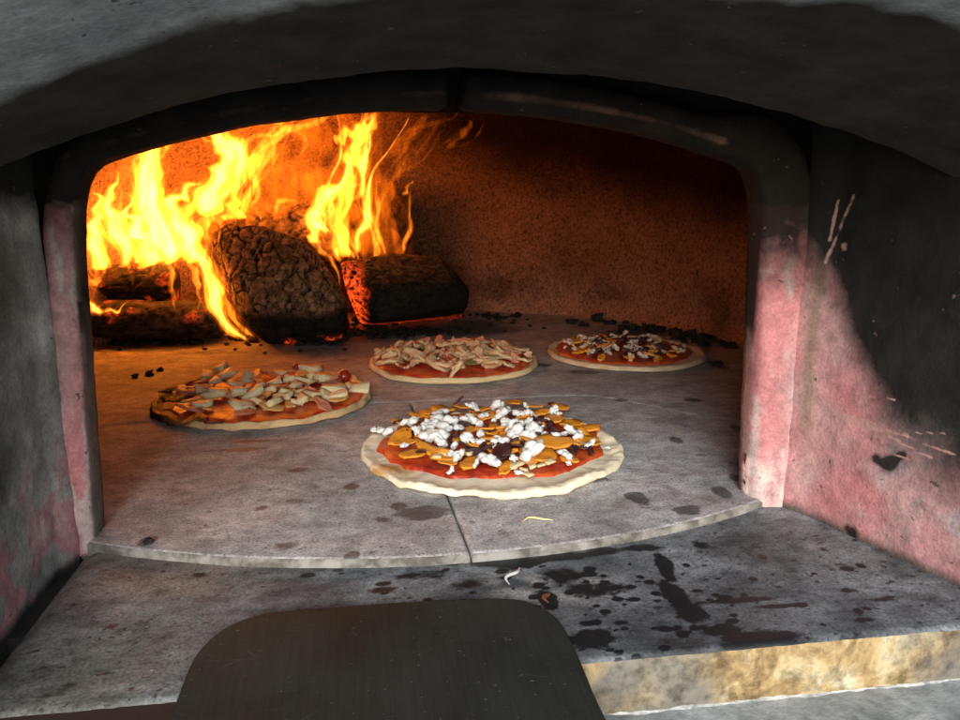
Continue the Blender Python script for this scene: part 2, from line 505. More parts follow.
SCR = [(wr_pt(*a), wr_pt(*b), w) for a, b, w in (((826, 408), (900, 440), .0022), ((832, 412), (888, 442), .0018), ((850, 415), (955, 455), .0016), ((895, 440), (932, 458), .0016), ((880, 452), (925, 462), .0012),
    ((852, 196), (826, 262), .0022), ((838, 200), (830, 240), .0018), ((843, 246), (843, 247), .004), ((820, 206), (808, 300), .0012), ((812, 280), (806, 320), .0014), ((815, 350), (812, 420), .0014), ((868, 396), (895, 400), .0010), ((905, 432), (945, 434), .0010))]
def seg(p, a, b):
    d = b - a; t_ = max(0, min(1, (p - a).dot(d) / max(1e-9, d.length_squared))); return (p - a - d * t_).length
attr(wr, 'scr', lambda p: max(0, max(1 - seg(p, a, b) / (1.9 * w) for a, b, w in SCR)), False)
attr(wr, 'tint', wr_tint); attr(wr, 'spot', wr_soot, False)
def wl_tint(p):
    n = fbm(p, 12, 6); n2 = fbm(p, 34, 5)
    c = mixc((.25, .242, .215), (.44, .42, .385), sm(-.2, .3, n))
    c = mixc(c, OLV, .85 * exp(-((p.z - .215) / .05) ** 2 - ((p.y - .555) / .03) ** 2))
    c = mixc(c, PINK, .85 * sm(-.10, .15, n2 + .5 * n) * sm(.12, .02, p.z))
    c = mixc(c, (.45, .43, .38), .6 * sm(.05, .25, n2) * exp(-((p.y - .575) / .02) ** 2) * sm(.12, .03, p.z))
    c = mixc(c, (.05, .043, .035), sm(-.004, -.014, p.z + .006 * n2))
    return c
def wl_soot(p):
    s = sm(.24, .30, p.z) * .95
    s = max(s, .66 * exp(-((p.z - .11) / .07) ** 2 - ((p.y - .51) / .04) ** 2))
    return s
attr(wl, 'tint', wl_tint); attr(wl, 'spot', wl_soot, False)

def soffit():
    v = []; NX, rows = 190, []
    ys = [.505, .5045, .502] + [lerp(.498, .285, k / 90) for k in range(91)]
    for k, y in enumerate(ys):
        for i in range(NX):
            yy = y
            x = lerp(xl_at(y) - .01, xr_at(y) + .01, i / (NX - 1))
            z = soff(x, min(y, .5))
            if k == 0: z += .26
            elif k == 1: z += .006
            elif k == 2: z += .0015
            p = Vector((x, yy, z))
            d = .0035 * fbm(p, 10, 2) + .0016 * fbm(p, 45, 7, 3)
            if k in (1, 2, 3, 4): p.y += .004 * fbm(p, 60, 4, 3)
            v.append(Vector((p.x, p.y, p.z + d)))
    return mesh_obj('vault_soffit', v, grid_faces(len(ys), NX), VAULT, oven)
so = soffit()
def so_tint(p):
    return mixc((.29, .32, .31), (.36, .38, .36), sm(-.2, .2, fbm(p, 10, 3)))
def so_soot(p):
    # soot stops short of the mouth
    yb = .372 + .045 * sm(.10, -.2, p.x) - .03 * sm(.1, .3, p.x)
    return 1.15 * sm(yb - .030, yb + .010, p.y + .018 * fbm(p, 16, 4)) - .05
attr(so, 'tint', so_tint); attr(so, 'spot', so_soot, False)
# the flue above the gap
mesh_obj('flue', [(-.27, .504, .55), (.46, .504, .55), (.46, .65, .55), (-.27, .65, .55), (-.27, .504, .9), (.46, .504, .9), (.46, .65, .9), (-.27, .65, .9)],
         [(0, 1, 5, 4), (1, 2, 6, 5), (2, 3, 7, 6), (3, 0, 4, 7), (4, 5, 6, 7)], DARKGAP, oven, smooth=False)
# back of the flue over the inner arch
v = []; n = 0
for i in range(30, len(IC) - 30, 3):
    if IC[i].z < .25: continue
    q = IC[i] + outn(i) * .024; v += [Vector((q.x, .641, q.z)), Vector((q.x, .641, .6))]; n += 1
mesh_obj('flue_back', v, [(2 * i, 2 * i + 2, 2 * i + 3, 2 * i + 1) for i in range(n - 1)], DARKGAP, oven)
# facade round the mouth, outer shell
FAC = m_simple('weathered_grey_render', (.30, .32, .31), (.40, .42, .40), 14, .9, .5, .003)
def facade():
    y = .285; c = []
    c.append((xl_at(y), -.055))
    for k in range(12): c.append((xl_at(y), lerp(-.055, soff(xl_at(y), y), (k + 1) / 12)))
    for k in range(1, 40):
        x = lerp(xl_at(y), xr_at(y), k / 40); c.append((x, soff(x, y)))
    for k in range(12): c.append((xr_at(y), lerp(soff(xr_at(y), y), -.055, k / 12)))
    c.append((xr_at(y), -.055))
    o = [(-.75, -.055)] + [(-.75, lerp(-.055, .8, (k + 1) / 12)) for k in range(12)] + [(lerp(-.75, .87, k / 40), .8) for k in range(1, 40)] + [(.87, lerp(.8, -.055, k / 12)) for k in range(12)] + [(.87, -.055)]
    n = len(c)
    v = [Vector((a, y, b)) for a, b in c] + [Vector((a, y, b)) for a, b in o] + [Vector((a, 2.0, b)) for a, b in o]
    f = [(i, i + n, i + n + 1, i + 1) for i in range(n - 1)] + [(i + n, i + 2 * n, i + 2 * n + 1, i + n + 1) for i in range(n - 1)]
    f.append(tuple(range(2 * n, 3 * n)))
    return mesh_obj('facade', v, f, FAC, oven, smooth=False)
facade()

# --- hearth
def arc_y(x): return 1.235 - sqrt(.69 ** 2 - (x - .062) ** 2) if abs(x - .062) < .42 else 1.235 - sqrt(.69 ** 2 - .42 ** 2)
def sx(y): return .0735 - .0 * (y - .55) - .05 * (y - .545)       # centre joint
def cyl(x): return 1.0 - .25 * max(0, x - .28) - .16 * max(0, .0 - x) - .10 * sm(.3, .45, x)   # cross joint
SPOTS = []; rs = random.Random(3)
def spot(px, py, rx, ry, k=1.0, z=0.0):
    a = fl(px, py, z); b = fl(px + rx, py, z); c = fl(px, py - ry, z)
    SPOTS.append((a, max(.001, (b - a).length), max(.001, (c - a).length), k))
for s in ((422, 513, 26, 6), (148, 541, 8, 4), (142, 376, 20, 5), (160, 372, 14, 3), (352, 556, 7, 5), (400, 506, 8, 3),
          (635, 496, 10, 4), (688, 510, 14, 4), (721, 492, 8, 5), (738, 478, 8, 3), (560, 468, 12, 3), (640, 500, 9, 4),
          (620, 400, 6, 1.6), (745, 410, 6, 3), (738, 428, 6, 3), (718, 365, 6, 4), (692, 400, 8, 1.5), (676, 440, 6, 3),
          (240, 450, 30, 2, .8), (255, 441, 26, 1.5, .8), (300, 470, 14, 2.5, .75), (352, 487, 9, 3, .8), (315, 487, 10, 3, .7), (295, 500, 9, 4, .7),
          (262, 508, 8, 3, .75), (285, 545, 22, 5, .6), (170, 408, 30, 4, .6), (585, 372, 14, 2), (540, 365, 10, 2), (470, 330, 60, 5, .8),
          (330, 335, 80, 8, .9), (430, 325, 70, 6, .9), (150, 348, 60, 4, .8), (650, 332, 80, 5, .7), (220, 352, 60, 3, .6),
          (410, 470, 10, 4, .7), (380, 520, 12, 4, .6), (600, 480, 14, 3, .7), (548, 494, 10, 3, .6), (700, 455, 10, 2, .6)):
    spot(*s)
NSPOT = len(SPOTS)
for s in ((592, 640, 26, 10, .9), (615, 588, 18, 8, .7), (596, 590, 30, 8, .8), (560, 576, 30, 8, .7), (666, 572, 6, 9, 1.), (677, 598, 11, 14, 1.05), (664, 562, 8, 8, 1.),
          (690, 612, 14, 10, .95), (548, 600, 9, 9, 1.), (760, 640, 46, 10, .85), (800, 650, 60, 10, .85), (740, 600, 60, 3, .8), (780, 606, 30, 2.5, .8), (725, 598, 10, 4, .9),
          (650, 658, 40, 4, .75), (700, 655, 50, 5, .75), (720, 630, 26, 6, .8), (700, 545, 14, 5, .7), (640, 548, 22, 4, .8), (560, 556, 40, 5, .8), (510, 562, 36, 7, .85), (600, 552, 24, 4, .8),
          (358, 555, 7, 8, 1.), (340, 570, 8, 3, .7), (300, 575, 8, 3, .6), (420, 575, 30, 5, .7), (385, 590, 20, 4, .65), (450, 562, 20, 4, .8), (470, 585, 30, 6, .7),
          (110, 625, 40, 12, .45), (60, 680, 60, 25, .45), (200, 575, 10, 3, .6), (870, 600, 60, 3, .6), (830, 575, 30, 2, .5), (850, 640, 50, 6, .6)):
    spot(*s, **({'z': -.0075}))
for k in range(190):                      # small grease drips, thick near the middle of the landing
    px = rs.gauss(600, 130); py = rs.uniform(556, 660); q = rs.uniform(1.5, 5.5)
    spot(px, py, q * rs.uniform(.8, 1.8), q * .5, rs.uniform(.75, 1.05), z=-.0075)
def field(p, a, b):
    s = 0
    for c, rx, ry, k in SPOTS[a:b]:
        dx = (p.x - c.x) / rx; dy = (p.y - c.y) / ry
        if abs(dx) > 3 or abs(dy) > 3: continue
        s = max(s, k * exp(-.55 * (dx * dx + dy * dy)))
    return s * .95
def hearth_tint(p):
    n = fbm(p, 6, 2); n2 = fbm(Vector((p.x, p.y * 1.5, 0)), 16, 8, 5)
    c = mixc((.30, .292, .288), (.46, .445, .43), sm(-.3, .3, n + .5 * n2))
    c = mixc(c, (.40, .34, .31), .55 * sm(.0, -.25, p.x) * sm(-.2, .3, n2 + .1))
    c = mixc(c, (.29, .30, .32), .8 * sm(.15, .35, p.x))
    c = mixc(c, (.31, .25, .215), .5 * sm(1.0, 1.3, p.y))
    return mixc(c, (.13, .11, .095), .4 * sm(.05, .35, n2))
def tile(name, xa, xb, ya, yb, nx, ny, lab):
    """xa(y), xb(y), ya(x), yb(x): curved edges; skirted and rounded at the rim"""
    v = []; G = .0009
    us = [0, .0, .0012, .004] + [k / nx for k in range(1, nx)] + [.996, .9988, 1, 1]
    vs = [0, .0, .0016, .005] + [k / ny for k in range(1, ny)] + [.995, .9984, 1, 1]
    for a, u in enumerate(us):
        for b, w in enumerate(vs):
            ym = lerp(ya(0), yb(0), w); x = lerp(xa(ym) + G, xb(ym) - G, u)
            y = lerp(ya(x) + G, yb(x) - G, w); x = lerp(xa(y) + G, xb(y) - G, u)
            z = 0
            ea = min(a, len(us) - 1 - a); eb = min(b, len(vs) - 1 - b); e = min(ea, eb)
            if e == 0: z = -.03
            elif e == 1: z = -.0028
            elif e == 2: z = -.0009
            p = Vector((x, y, z))
            if e >= 1:
                p.z += .0007 * fbm(p, 18, 3)
                if b <= 3: p.y += .0007 * fbm(p, 90, 5, 3) - (.0016 if b == 1 else 0); 
            elif b == 0: p.y -= .0015
            v.append(p)
    nv = len(vs); f = grid_faces(len(us), nv); mi = []
    f2 = [tuple(q) for q in f]
    for q in f2:
        b = min(k % nv for k in q)
        mi.append(1 if b <= 1 else 0)
    o = mesh_obj(name, v, f2, [HEARTH, PALE_EDGE], oven, matidx=mi)
    o['label'] = lab
    attr(o, 'tint', hearth_tint); attr(o, 'spot', lambda p: field(p, 0, NSPOT), False)
    return o
left_e = lambda y: -.66; right_e = lambda y: .78
def seam2(x): return cyl(x)
tile('hearth_tile', left_e, sx, arc_y, seam2, 150, 130, 'front left hearth slab, grey brown with faint grease smears')
tile('hearth_tile', sx, right_e, arc_y, seam2, 150, 130, 'front right hearth slab with a chipped pale front edge')
tile('hearth_tile', left_e, right_e, seam2, lambda x: 1.9, 220, 150, 'broad rear hearth slab under the fire, warm brown and dusted with ash')
mesh_obj('hearth_bed', [(-.75, .5, -.016), (.87, .5, -.016), (.87, 1.95, -.016), (-.75, 1.95, -.016), (-.75, .5, -.05), (.87, .5, -.05)],
         [(0, 1, 2, 3), (4, 5, 1, 0)], DARKGAP, oven, smooth=False)

# --- landing slab in front
def slab_tint(p):
    n = fbm(p, 9, 5); n2 = fbm(p, 30, 2)
    c = mixc((.070, .078, .083), (.165, .178, .187), sm(-.25, .25, n + .4 * n2))
    c = mixc(c, (.20, .165, .135), .75 * sm(.0, -.16, p.x) * sm(.47, .55, p.y))
    c = mixc(c, (.10, .10, .075), .7 * sm(-.05, -.18, p.x) * sm(.53, .46, p.y))
    c = mixc(c, (.035, .033, .032), .85 * sm(-.12, .22, n2 + .5 * n) * exp(-((p.x - .19) / .085) ** 2) * sm(.50, .42, p.y))
    c = mixc(c, (.40, .39, .36), .85 * sm(-.05, .2, n2) * exp(-((p.x - .11) / .05) ** 2 - ((p.y - .50) / .02) ** 2))
    return c
def landing():
    NX, NY = 300, 120; v = []; zt = -.0075
    x0, x1 = -.238, .52; y0, y1 = .406, .665
    prof = [(y0 + .0015, -.049), (y0 + .0005, -.030), (y0, -.0135), (y0 + .0006, -.0101), (y0 + .0022, -.0081)]
    for i in range(NX):
        x = lerp(x0, x1, i / (NX - 1))
        for y, z in prof:
            p = Vector((x, y, z)); k = .0014 if z > -.016 else .0022
            v.append(p + Vector((0, k * fbm(p, 55, 4, 4) + .0008 * fbm(p, 160, 4, 2), 0)))
        for j in range(NY):
            y = lerp(y0 + .005, y1, j / (NY - 1)); p = Vector((x, y, zt))
            edge = -.0045 * sm(.012, 0, x - x0)
            v.append(p + Vector((0, 0, .0007 * fbm(p, 14, 3) + edge)))
    nv = NY + 5; f = grid_faces(NX, nv); mi = [1 if min(k % nv for k in q) <= 2 else 0 for q in f]
    # left flank
    b0 = len(v)
    for j in range(nv): q = v[j]; v.append(Vector((q.x, q.y, -.05)))
    f += [(j, j + 1, b0 + j + 1, b0 + j) for j in range(nv - 1)]; mi += [0] * (nv - 1)
    t = NT('yellowed_limestone'); P = t.pos()
    n1 = t.noise(P, 22, 6, .68, .5); n2 = t.noise(P, 90, 5, .65); n3 = t.noise(P, 8, 3, .6)
    c = t.ramp(n1, [(.32, (.07, .058, .045)), (.44, (.24, .16, .08)), (.53, (.40, .29, .14)), (.60, (.46, .38, .23)), (.70, (.60, .56, .44))])
    c = t.mix(t.ramp(n3, [(.46, 0.), (.60, .9)]), c, (.17, .165, .145))
    c = t.mix(1, c, t.ramp(n2, [(.32, .45), (.55, 1.1)]), 'MULTIPLY')
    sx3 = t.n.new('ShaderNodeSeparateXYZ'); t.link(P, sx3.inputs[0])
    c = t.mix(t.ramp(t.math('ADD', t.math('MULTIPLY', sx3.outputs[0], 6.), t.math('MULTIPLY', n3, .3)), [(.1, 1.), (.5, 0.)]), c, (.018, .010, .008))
    face = t.bsdf(c, .95, t.bump(t.math('ADD', n1, n2), .8, .002), .08)
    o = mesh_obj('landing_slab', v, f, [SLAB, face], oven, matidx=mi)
    attr(o, 'tint', slab_tint); attr(o, 'spot', lambda p: field(p, NSPOT, len(SPOTS)), False)
landing()
# lower ledge, running on under the slab towards the viewer
def ledge():
    NX, NY = 150, 60; v = []
    prof = [(.17, -.12), (.17, -.056), (.172, -.0515)]
    for i in range(NX):
        x = lerp(-.75, .87, i / (NX - 1))
        for y, z in prof: v.append(Vector((x, y, z)))
        for j in range(NY):
            y = lerp(.176, .60, j / (NY - 1)); p = Vector((x, y, -.05))
            v.append(p + Vector((0, 0, .0012 * fbm(p, 14, 3))))
    t = NT('pale_ledge_stone'); P = t.pos()
    n1 = t.noise(P, 18, 6, .65, .4); n2 = t.noise(P, 130, 5, .6)
    c = t.ramp(n1, [(.35, (.20, .215, .21)), (.6, (.36, .38, .37)), (.75, (.50, .51, .49))])
    c = t.mix(1, c, t.ramp(n2, [(.3, .7), (.55, 1.05)]), 'MULTIPLY')
    mesh_obj('lower_ledge', v, grid_faces(NX, NY + 3), t.bsdf(c, .8, t.bump(t.math('ADD', n1, n2), .6, .002), .3), oven)
ledge()
# mortar crust squeezed out along the foot of the front face
def mortar():
    v = []; NX = 240
    for i in range(NX):
        x = lerp(-.235, .5, i / (NX - 1)); w = .0022 + .0022 * max(-.8, fbm(Vector((x, 0, 0)), 40, 3) * 2); h = .5 * w + .0012
        for a in range(6):
            t = a / 5; y = .4085 - w * 1.2 * t; z = -.0505 + h * (1 - t) ** 1.3
            p = Vector((x, y, z)); v.append(p + Vector((0, .001 * fbm(p, 150, 2, 2), .0006 * fbm(p, 200, 4, 2))))
    mesh_obj('mortar_line', v, grid_faces(NX, 6), m_simple('white_mortar', (.22, .22, .20), (.60, .60, .57), 90, .9, .7, .002), oven)
mortar()

# ------------------------------------------------------------------ paving outside
t = NT('paving'); P = t.pos(); n = t.noise(P, 3, 6, .6)
PAV = t.bsdf(t.ramp(n, [(.3, (.30, .31, .31)), (.7, (.46, .47, .46))]), .9, t.bump(n, .5, .01))
g = mesh_obj('ground', [(-30, -30, -1.0), (30, -30, -1.0), (30, 30, -1.0), (-30, 30, -1.0)], [(0, 1, 2, 3)], PAV, smooth=False)
tag(g, kind='structure')
# the stand that carries the oven
STAND = m_simple('rendered_block', (.28, .29, .28), (.38, .39, .37), 10, .9, .5, .004)
def box(name, a, b, mat, parent=None, bev=.01):
    bm = bmesh.new(); bmesh.ops.create_cube(bm, size=1)
    for q in bm.verts: q.co = Vector([lerp(a[k], b[k], q.co[k] + .5) for k in range(3)])
    bmesh.ops.bevel(bm, geom=bm.edges[:], offset=bev, segments=2, affect='EDGES')
    v = [q.co.copy() for q in bm.verts]; bm.verts.index_update(); f = [tuple(w.index for w in q.verts) for q in bm.faces]; bm.free()
    return mesh_obj(name, v, f, mat, parent, smooth=False)
box('plinth', (-.70, .22, -1.0), (.82, 1.95, -.122), STAND, oven)

# ------------------------------------------------------------------ logs
def voro(p, s):
    d, _ = noise.voronoi(Vector((p.x * s[0], p.y * s[1], p.z * s[2])), distance_metric='DISTANCE')
    return d[1] - d[0]
def log(label, pts, voxel=.005, scale=(46, 30, 60), depth=.006, ash=lambda p: .5, glow=lambda p: 0., lump=.008):
    bm = bmesh.new()
    for p in pts: bm.verts.new(p)
    bmesh.ops.convex_hull(bm, input=bm.verts[:])
    bmesh.ops.delete(bm, geom=[v for v in bm.verts if not v.link_faces], context='VERTS')
    bmesh.ops.recalc_face_normals(bm, faces=bm.faces[:])
    bmesh.ops.bevel(bm, geom=bm.edges[:], offset=.004, segments=1, affect='EDGES', clamp_overlap=True)
    zmin = min(v.co.z for v in bm.verts); c = sum((v.co for v in bm.verts), Vector()) / len(bm.verts)
    base = Vector((c.x, c.y, zmin))
    bm.verts.index_update()
    V = [v.co.copy() for v in bm.verts]; F = [tuple(w.index for w in q.verts) for q in bm.faces]; bm.free()
    o = mesh_obj('fire_log', V, F, CHAR, None, loc=base)
    r = o.modifiers.new('r', 'REMESH'); r.mode = 'VOXEL'; r.voxel_size = voxel; r.use_smooth_shade = True
    evaluated(o)
    me = o.data
    nrm = [v.normal.copy() for v in me.vertices]
    cr = []
    for v, nn in zip(me.vertices, nrm):
        w = v.co + base
        q = w + Vector((fbm(w, 18, 2), fbm(w, 18, 9), fbm(w, 18, 5))) * .016
        e = min(voro(q, scale), 1.0 * voro(q + Vector((.3, .1, .2)), (scale[0] * 2.1, scale[1] * 2.1, scale[2] * 2.1)) + .05)
        k = 1 - sm(.01, .085, e); cr.append(k)
        v.co += nn * (-depth * k + lump * fbm(w, 13, 7) + .0016 * fbm(w, 70, 4, 4))
    me.update()
    a = me.attributes.new('crack', 'FLOAT', 'POINT'); a.data.foreach_set('value', cr)
    attr(o, 'ash', ash, False)
    gl = [glow(v.co + base) for v in me.vertices]
    a = me.attributes.new('glow', 'FLOAT', 'POINT'); a.data.foreach_set('value', gl)
    me.polygons.foreach_set('use_smooth', [True] * len(me.polygons))
    tag(o, label, 'log', 'burning logs at the back of the hearth'); return o
def outline(pts, Y, k=1.0):
    w = [pl(a, b, Y) for a, b in pts]; c = sum(w, Vector()) / len(w)
    return [c + (q - c) * k for q in w]
def above(pts): return [Vector((p.x, p.y, max(.002, p.z))) for p in pts]
# big split log in the middle, cracked like crocodile skin
bigA = [pl(258, 308, 1.37), pl(336, 303, 1.37), fl(268, 347), fl(340, 342), fl(350, 328), pl(212, 232, 1.50), pl(226, 222, 1.52), pl(262, 226, 1.50), pl(300, 238, 1.48),
        pl(326, 264, 1.44), pl(347, 302, 1.42), pl(246, 325, 1.42), pl(224, 288, 1.46), pl(210, 258, 1.49), pl(262, 262, 1.44), pl(300, 262, 1.43),
        pl(226, 228, 1.66), pl(300, 242, 1.64), pl(340, 300, 1.6), pl(240, 300, 1.6), fl(262, 335), fl(330, 328)]
log('largest log, upright split chunk with crocodile cracked bark leaning in the middle of the fire', above(bigA), .0024, (58, 26, 30), .0052,
    ash=lambda p: .95 * sm(.055, .085, p.z + .02 * fbm(p, 12, 3)) , glow=lambda p: .55 * sm(.02, .0, p.z) * sm(.1, .3, fbm(p, 30, 2)), lump=.0045)
rightL = [pl(340, 262, 1.52), pl(395, 253, 1.60), pl(440, 256, 1.60), pl(452, 268, 1.58), pl(470, 290, 1.56), pl(468, 306, 1.56), fl(376, 326), fl(462, 318), pl(345, 290, 1.50), fl(360, 325),
          pl(372, 285, 1.46), pl(380, 320, 1.47), pl(455, 285, 1.5), pl(350, 262, 1.72), pl(440, 262, 1.76), pl(465, 295, 1.7), fl(360, 310), fl(458, 305)]
log('square cut charred log lying right of the flames, its left end glowing red', above(rightL), .0035, (15, 60, 85), .005,
    ash=lambda p: .40 * sm(.09, .14, p.z), glow=lambda p: 1.0 * sm(.012, -.022, p.x - pl(364, 300, 1.5).x + .02 * fbm(p, 30, 4)) * sm(.17, .1, p.z) + .25 * sm(.02, .0, p.z), lump=.003)
def hlog(label, x0, x1, yt, yb, Y, d, **kw):
    P = []
    for px in (x0, x1):
        a = pl(px, yt, Y); b = pl(px, yb, Y); c = (a + b) / 2; r = (a - b).length / 2
        for k in range(10):
            th = 2 * pi * k / 10 + .2
            P.append(c + Vector((0, d * (cos(th)), r * sin(th))))
    return log(label, above(P), **kw)
hlog('lowest log on the left, a long dark brown round laid flat on the hearth', 45, 222, 300, 339, 1.50, .05, voxel=.005, scale=(14, 60, 60), depth=.003, ash=lambda p: .14, glow=lambda p: .4 * sm(.04, .065, p.z) * sm(.12, .3, fbm(p, 20, 3)), lump=.006)
hlog('dark log stacked on the lowest left log and wrapped in white flame', 50, 176, 262, 302, 1.56, .05, voxel=.005, scale=(20, 50, 50), depth=.004, ash=lambda p: .08, glow=lambda p: .4 * sm(.12, .3, fbm(p, 24, 3)), lump=.007)
hlog('cracked log half hidden behind the largest log', 250, 338, 196, 262, 1.72, .07, voxel=.006, scale=(26, 30, 30), depth=.006, ash=lambda p: .9, lump=.006)
backR = outline([(340, 190), (410, 188), (416, 252), (345, 256)], 1.74) + outline([(342, 192), (408, 190), (414, 300), (345, 300)], 1.80)
backR += [Vector((p.x, 1.76, .003)) for p in outline([(345, 256), (414, 252)], 1.74)]
log('tall square log end standing upright at the back behind the right flames', above(backR), .006, (26, 30, 26), .005, ash=lambda p: .12, glow=lambda p: .02, lump=.004)

# ------------------------------------------------------------------ embers and charcoal
def chunk_template(seed, sub=2, rough=.35, flat=.7):
    bm = bmesh.new(); bmesh.ops.create_icosphere(bm, subdivisions=sub, radius=1)
    for v in bm.verts:
        n = 1 + rough * fbm(v.co, 1.3, seed * 3.7, 3) * 1.6
        v.co *= n; v.co.z *= flat
    bm.verts.index_update()
    V = [v.co.copy() for v in bm.verts]; F = [tuple(w.index for w in q.verts) for q in bm.faces]; bm.free()
    return V, F
CT = [chunk_template(s, 2, .8, .7) for s in range(8)]
t = NT('glowing_embers'); P = t.pos(); n = t.noise(P, 60, 4, .7); n2 = t.noise(P, 200, 3, .6); ht = t.attr('heat', 'Fac')
EMB = t.bsdf(t.ramp(n2, [(.3, (.008, .007, .006)), (.7, (.05, .036, .028))]), .9, t.bump(n2, .8, .002), .1,
             emis=t.ramp(n, [(.42, (1., .06, .004)), (.62, (1., .25, .03))]), estr=t.math('MULTIPLY', t.math('MULTIPLY', ht, 22.), t.ramp(n, [(.40, 0.), (.64, 1.)])))
def ember_bed():
    V, F, H = [], [], []
    spots = [((242, 330), 22, 12, 1.0, 130), ((225, 318), 14, 8, 1., 60), ((375, 322), 16, 7, 1.0, 100), ((395, 334), 34, 5, .35, 90), ((310, 343), 24, 3, .8, 50),
             ((285, 336), 70, 5, .1, 50), ((150, 343), 60, 3, .25, 60), ((495, 318), 34, 4, .2, 26), ((420, 332), 50, 3, .10, 40), ((345, 335), 20, 6, .3, 60)]
    for (c, rx, ry, heat, n) in spots:
        for k in range(n):
            px = c[0] + rnd.gauss(0, .5) * rx; py = c[1] + rnd.gauss(0, .5) * ry
            p = fl(px, max(py, 309)); s = rnd.uniform(.003, .0085)
            tv, tf = CT[rnd.randrange(8)]; M = Matrix.Rotation(rnd.uniform(0, 6.3), 3, 'Z')
            b = len(V)
            for q in tv: V.append(M @ (q * s) + p + Vector((0, 0, s * .45)))
            F += [tuple(b + i for i in f) for f in tf]
            h = max(0, heat * rnd.uniform(.3, 1.2)) if rnd.random() < .3 + heat else 0
            H += [h] * len(tv)
    o = mesh_obj('ember_bed', V, F, EMB)
    a = o.data.attributes.new('heat', 'FLOAT', 'POINT'); a.data.foreach_set('value', H)
    tag(o, 'bed of glowing orange embers and ash scattered round the logs', 'embers', kind='stuff')
ember_bed()
BLACK = m_simple('charcoal', (.006, .006, .006), (.035, .03, .027), 90, .9, .8, .002)
LT = []
for s in range(6):
    V, F = chunk_template(20 + s, 3, 1.0, .75)
    me = bpy.data.meshes.new('charcoal_lump'); me.from_pydata([tuple(v * .01) for v in V], [], F); me.materials.append(BLACK)
    me.polygons.foreach_set('use_smooth', [True] * len(me.polygons)); LT.append(me)
def lump(px, py, s, label, group):
    o = bpy.data.objects.new('charcoal_lump', LT[rnd.randrange(6)]); COL.objects.link(o)
    p = fl(px, py); o.location = (p.x, p.y, s * .0045); o.scale = (s, s, s * rnd.uniform(.7, 1)); o.rotation_euler = (0, 0, rnd.uniform(0, 6.3))
    tag(o, label, 'charcoal', group)
G1 = 'charcoal lumps along the foot of the back wall'
for k in range(16):
    t_ = rnd.random(); px = lerp(566, 742, t_); py = lerp(322, 350, t_) + rnd.gauss(0, 2.2) - 2
    lump(px, py, rnd.uniform(.5, 1.3), 'black charcoal lump in the crumbly row along the foot of the curved back wall', G1)
for px, py, s in ((598, 321, 2.2), (571, 324, 1.6), (612, 324, 1.5), (690, 337, 2.0), (676, 334, 1.9), (705, 339, 1.8), (722, 345, 1.5), (660, 331, 1.6), (645, 329, 1.5), (583, 326, 1.4)):
    lump(px, py, s * .62, 'black charcoal lump in the crumbly row along the foot of the curved back wall', G1)
G2 = 'charcoal crumbs strewn between the logs and the pizzas'
for px, py, s in ((490, 326, 1.0), (480, 331, .7), (512, 324, .9), (530, 327, .8), (120, 350, .9), (136, 377, .9), (150, 375, 1.0), (160, 371, .7), (205, 350, .6), (300, 352, .7), (345, 350, .6), (455, 322, .9), (235, 350, .5), (265, 354, .5), (544, 329, .8), (505, 332, .6)):
    lump(px, py, s * .6, 'small black charcoal crumb strewn on the hearth between the logs and the pizzas', G2)
lump(718, 366, .8, 'lone dark charcoal bit on the hearth right of the rear right pizza', None)
lump(148, 542, .35, 'tiny lone black chip near the front left corner of the hearth', None)

# ------------------------------------------------------------------ pizzas
FETA = m_simple('white_cheese', (.70, .70, .66), (.86, .86, .83), 90, .6, .5, .001, sss=.2)
FETA_W = m_simple('warm_white_cheese', (.52, .44, .34), (.70, .62, .52), 90, .6, .5, .001)
PUMP = m_simple('roast_pumpkin', (.62, .19, .012), (.82, .36, .03), 60, .4, .5, .001, spec=.5)
DARK = m_simple('dark_onion', (.018, .008, .010), (.085, .022, .022), 70, .3, .6, .001, spec=.6)
NUT = m_simple('pine_nut', (.62, .47, .22), (.78, .66, .40), 60, .5, .3, .001)
PINEA = m_simple('pineapple', (.74, .60, .32), (.86, .77, .52), 50, .4, .5, .001, sss=.2)
HAM = m_simple('ham', (.52, .15, .08), (.66, .28, .16), 45, .4, .4, .001)
TOM = m_simple('tomato', (.26, .018, .008), (.42, .045, .014), 30, .2, .3, .001, spec=.6)
CHK = m_simple('pale_meat', (.60, .36, .18), (.76, .56, .34), 50, .45, .5, .001)
GRN = m_simple('green_pepper', (.10, .14, .03), (.28, .26, .08), 50, .45, .4, .001)
MELT = m_simple('melted_cheese', (.66, .30, .05), (.78, .55, .24), 40, .35, .5, .0015)

def disc(name, c, rx, mat, parent, z0, prof, seed, wob=.04, NU=180, rings=None, asp=1.0, rot=0, rough=.0012, lab=None, under=True, bake=None, wobf=1.3):
    """thin irregular round: prof = [(radius fraction, height)]"""
    v = []
    for i in range(NU):
        th = 2 * pi * i / NU
        w = 1 + wob * fbm(Vector((cos(th), sin(th), 0)), wobf, seed) * 1.6 + wob * .4 * fbm(Vector((cos(th), sin(th), 0)), 6, seed)
        for (r, h) in prof:
            x = cos(th) * r * rx * w; y = sin(th) * r * rx * w * asp
            x, y = x * cos(rot) - y * sin(rot), x * sin(rot) + y * cos(rot)
            p = Vector((c.x + x, c.y + y, z0 + h))
            if h > .001:
                k_ = .35 + .65 * sm(.7, .95, r); p.z += rough * k_ * (fbm(p, 38, seed, 3) * 1.8 + .6 * fbm(p, 120, seed, 2))
            v.append(p)
    f = grid_faces(NU, len(prof), True)
    f = [tuple(reversed(q)) for q in f]
    o = mesh_obj(name, v, f, mat, parent)
    if bake: attr(o, 'bake', bake, False)
    return o
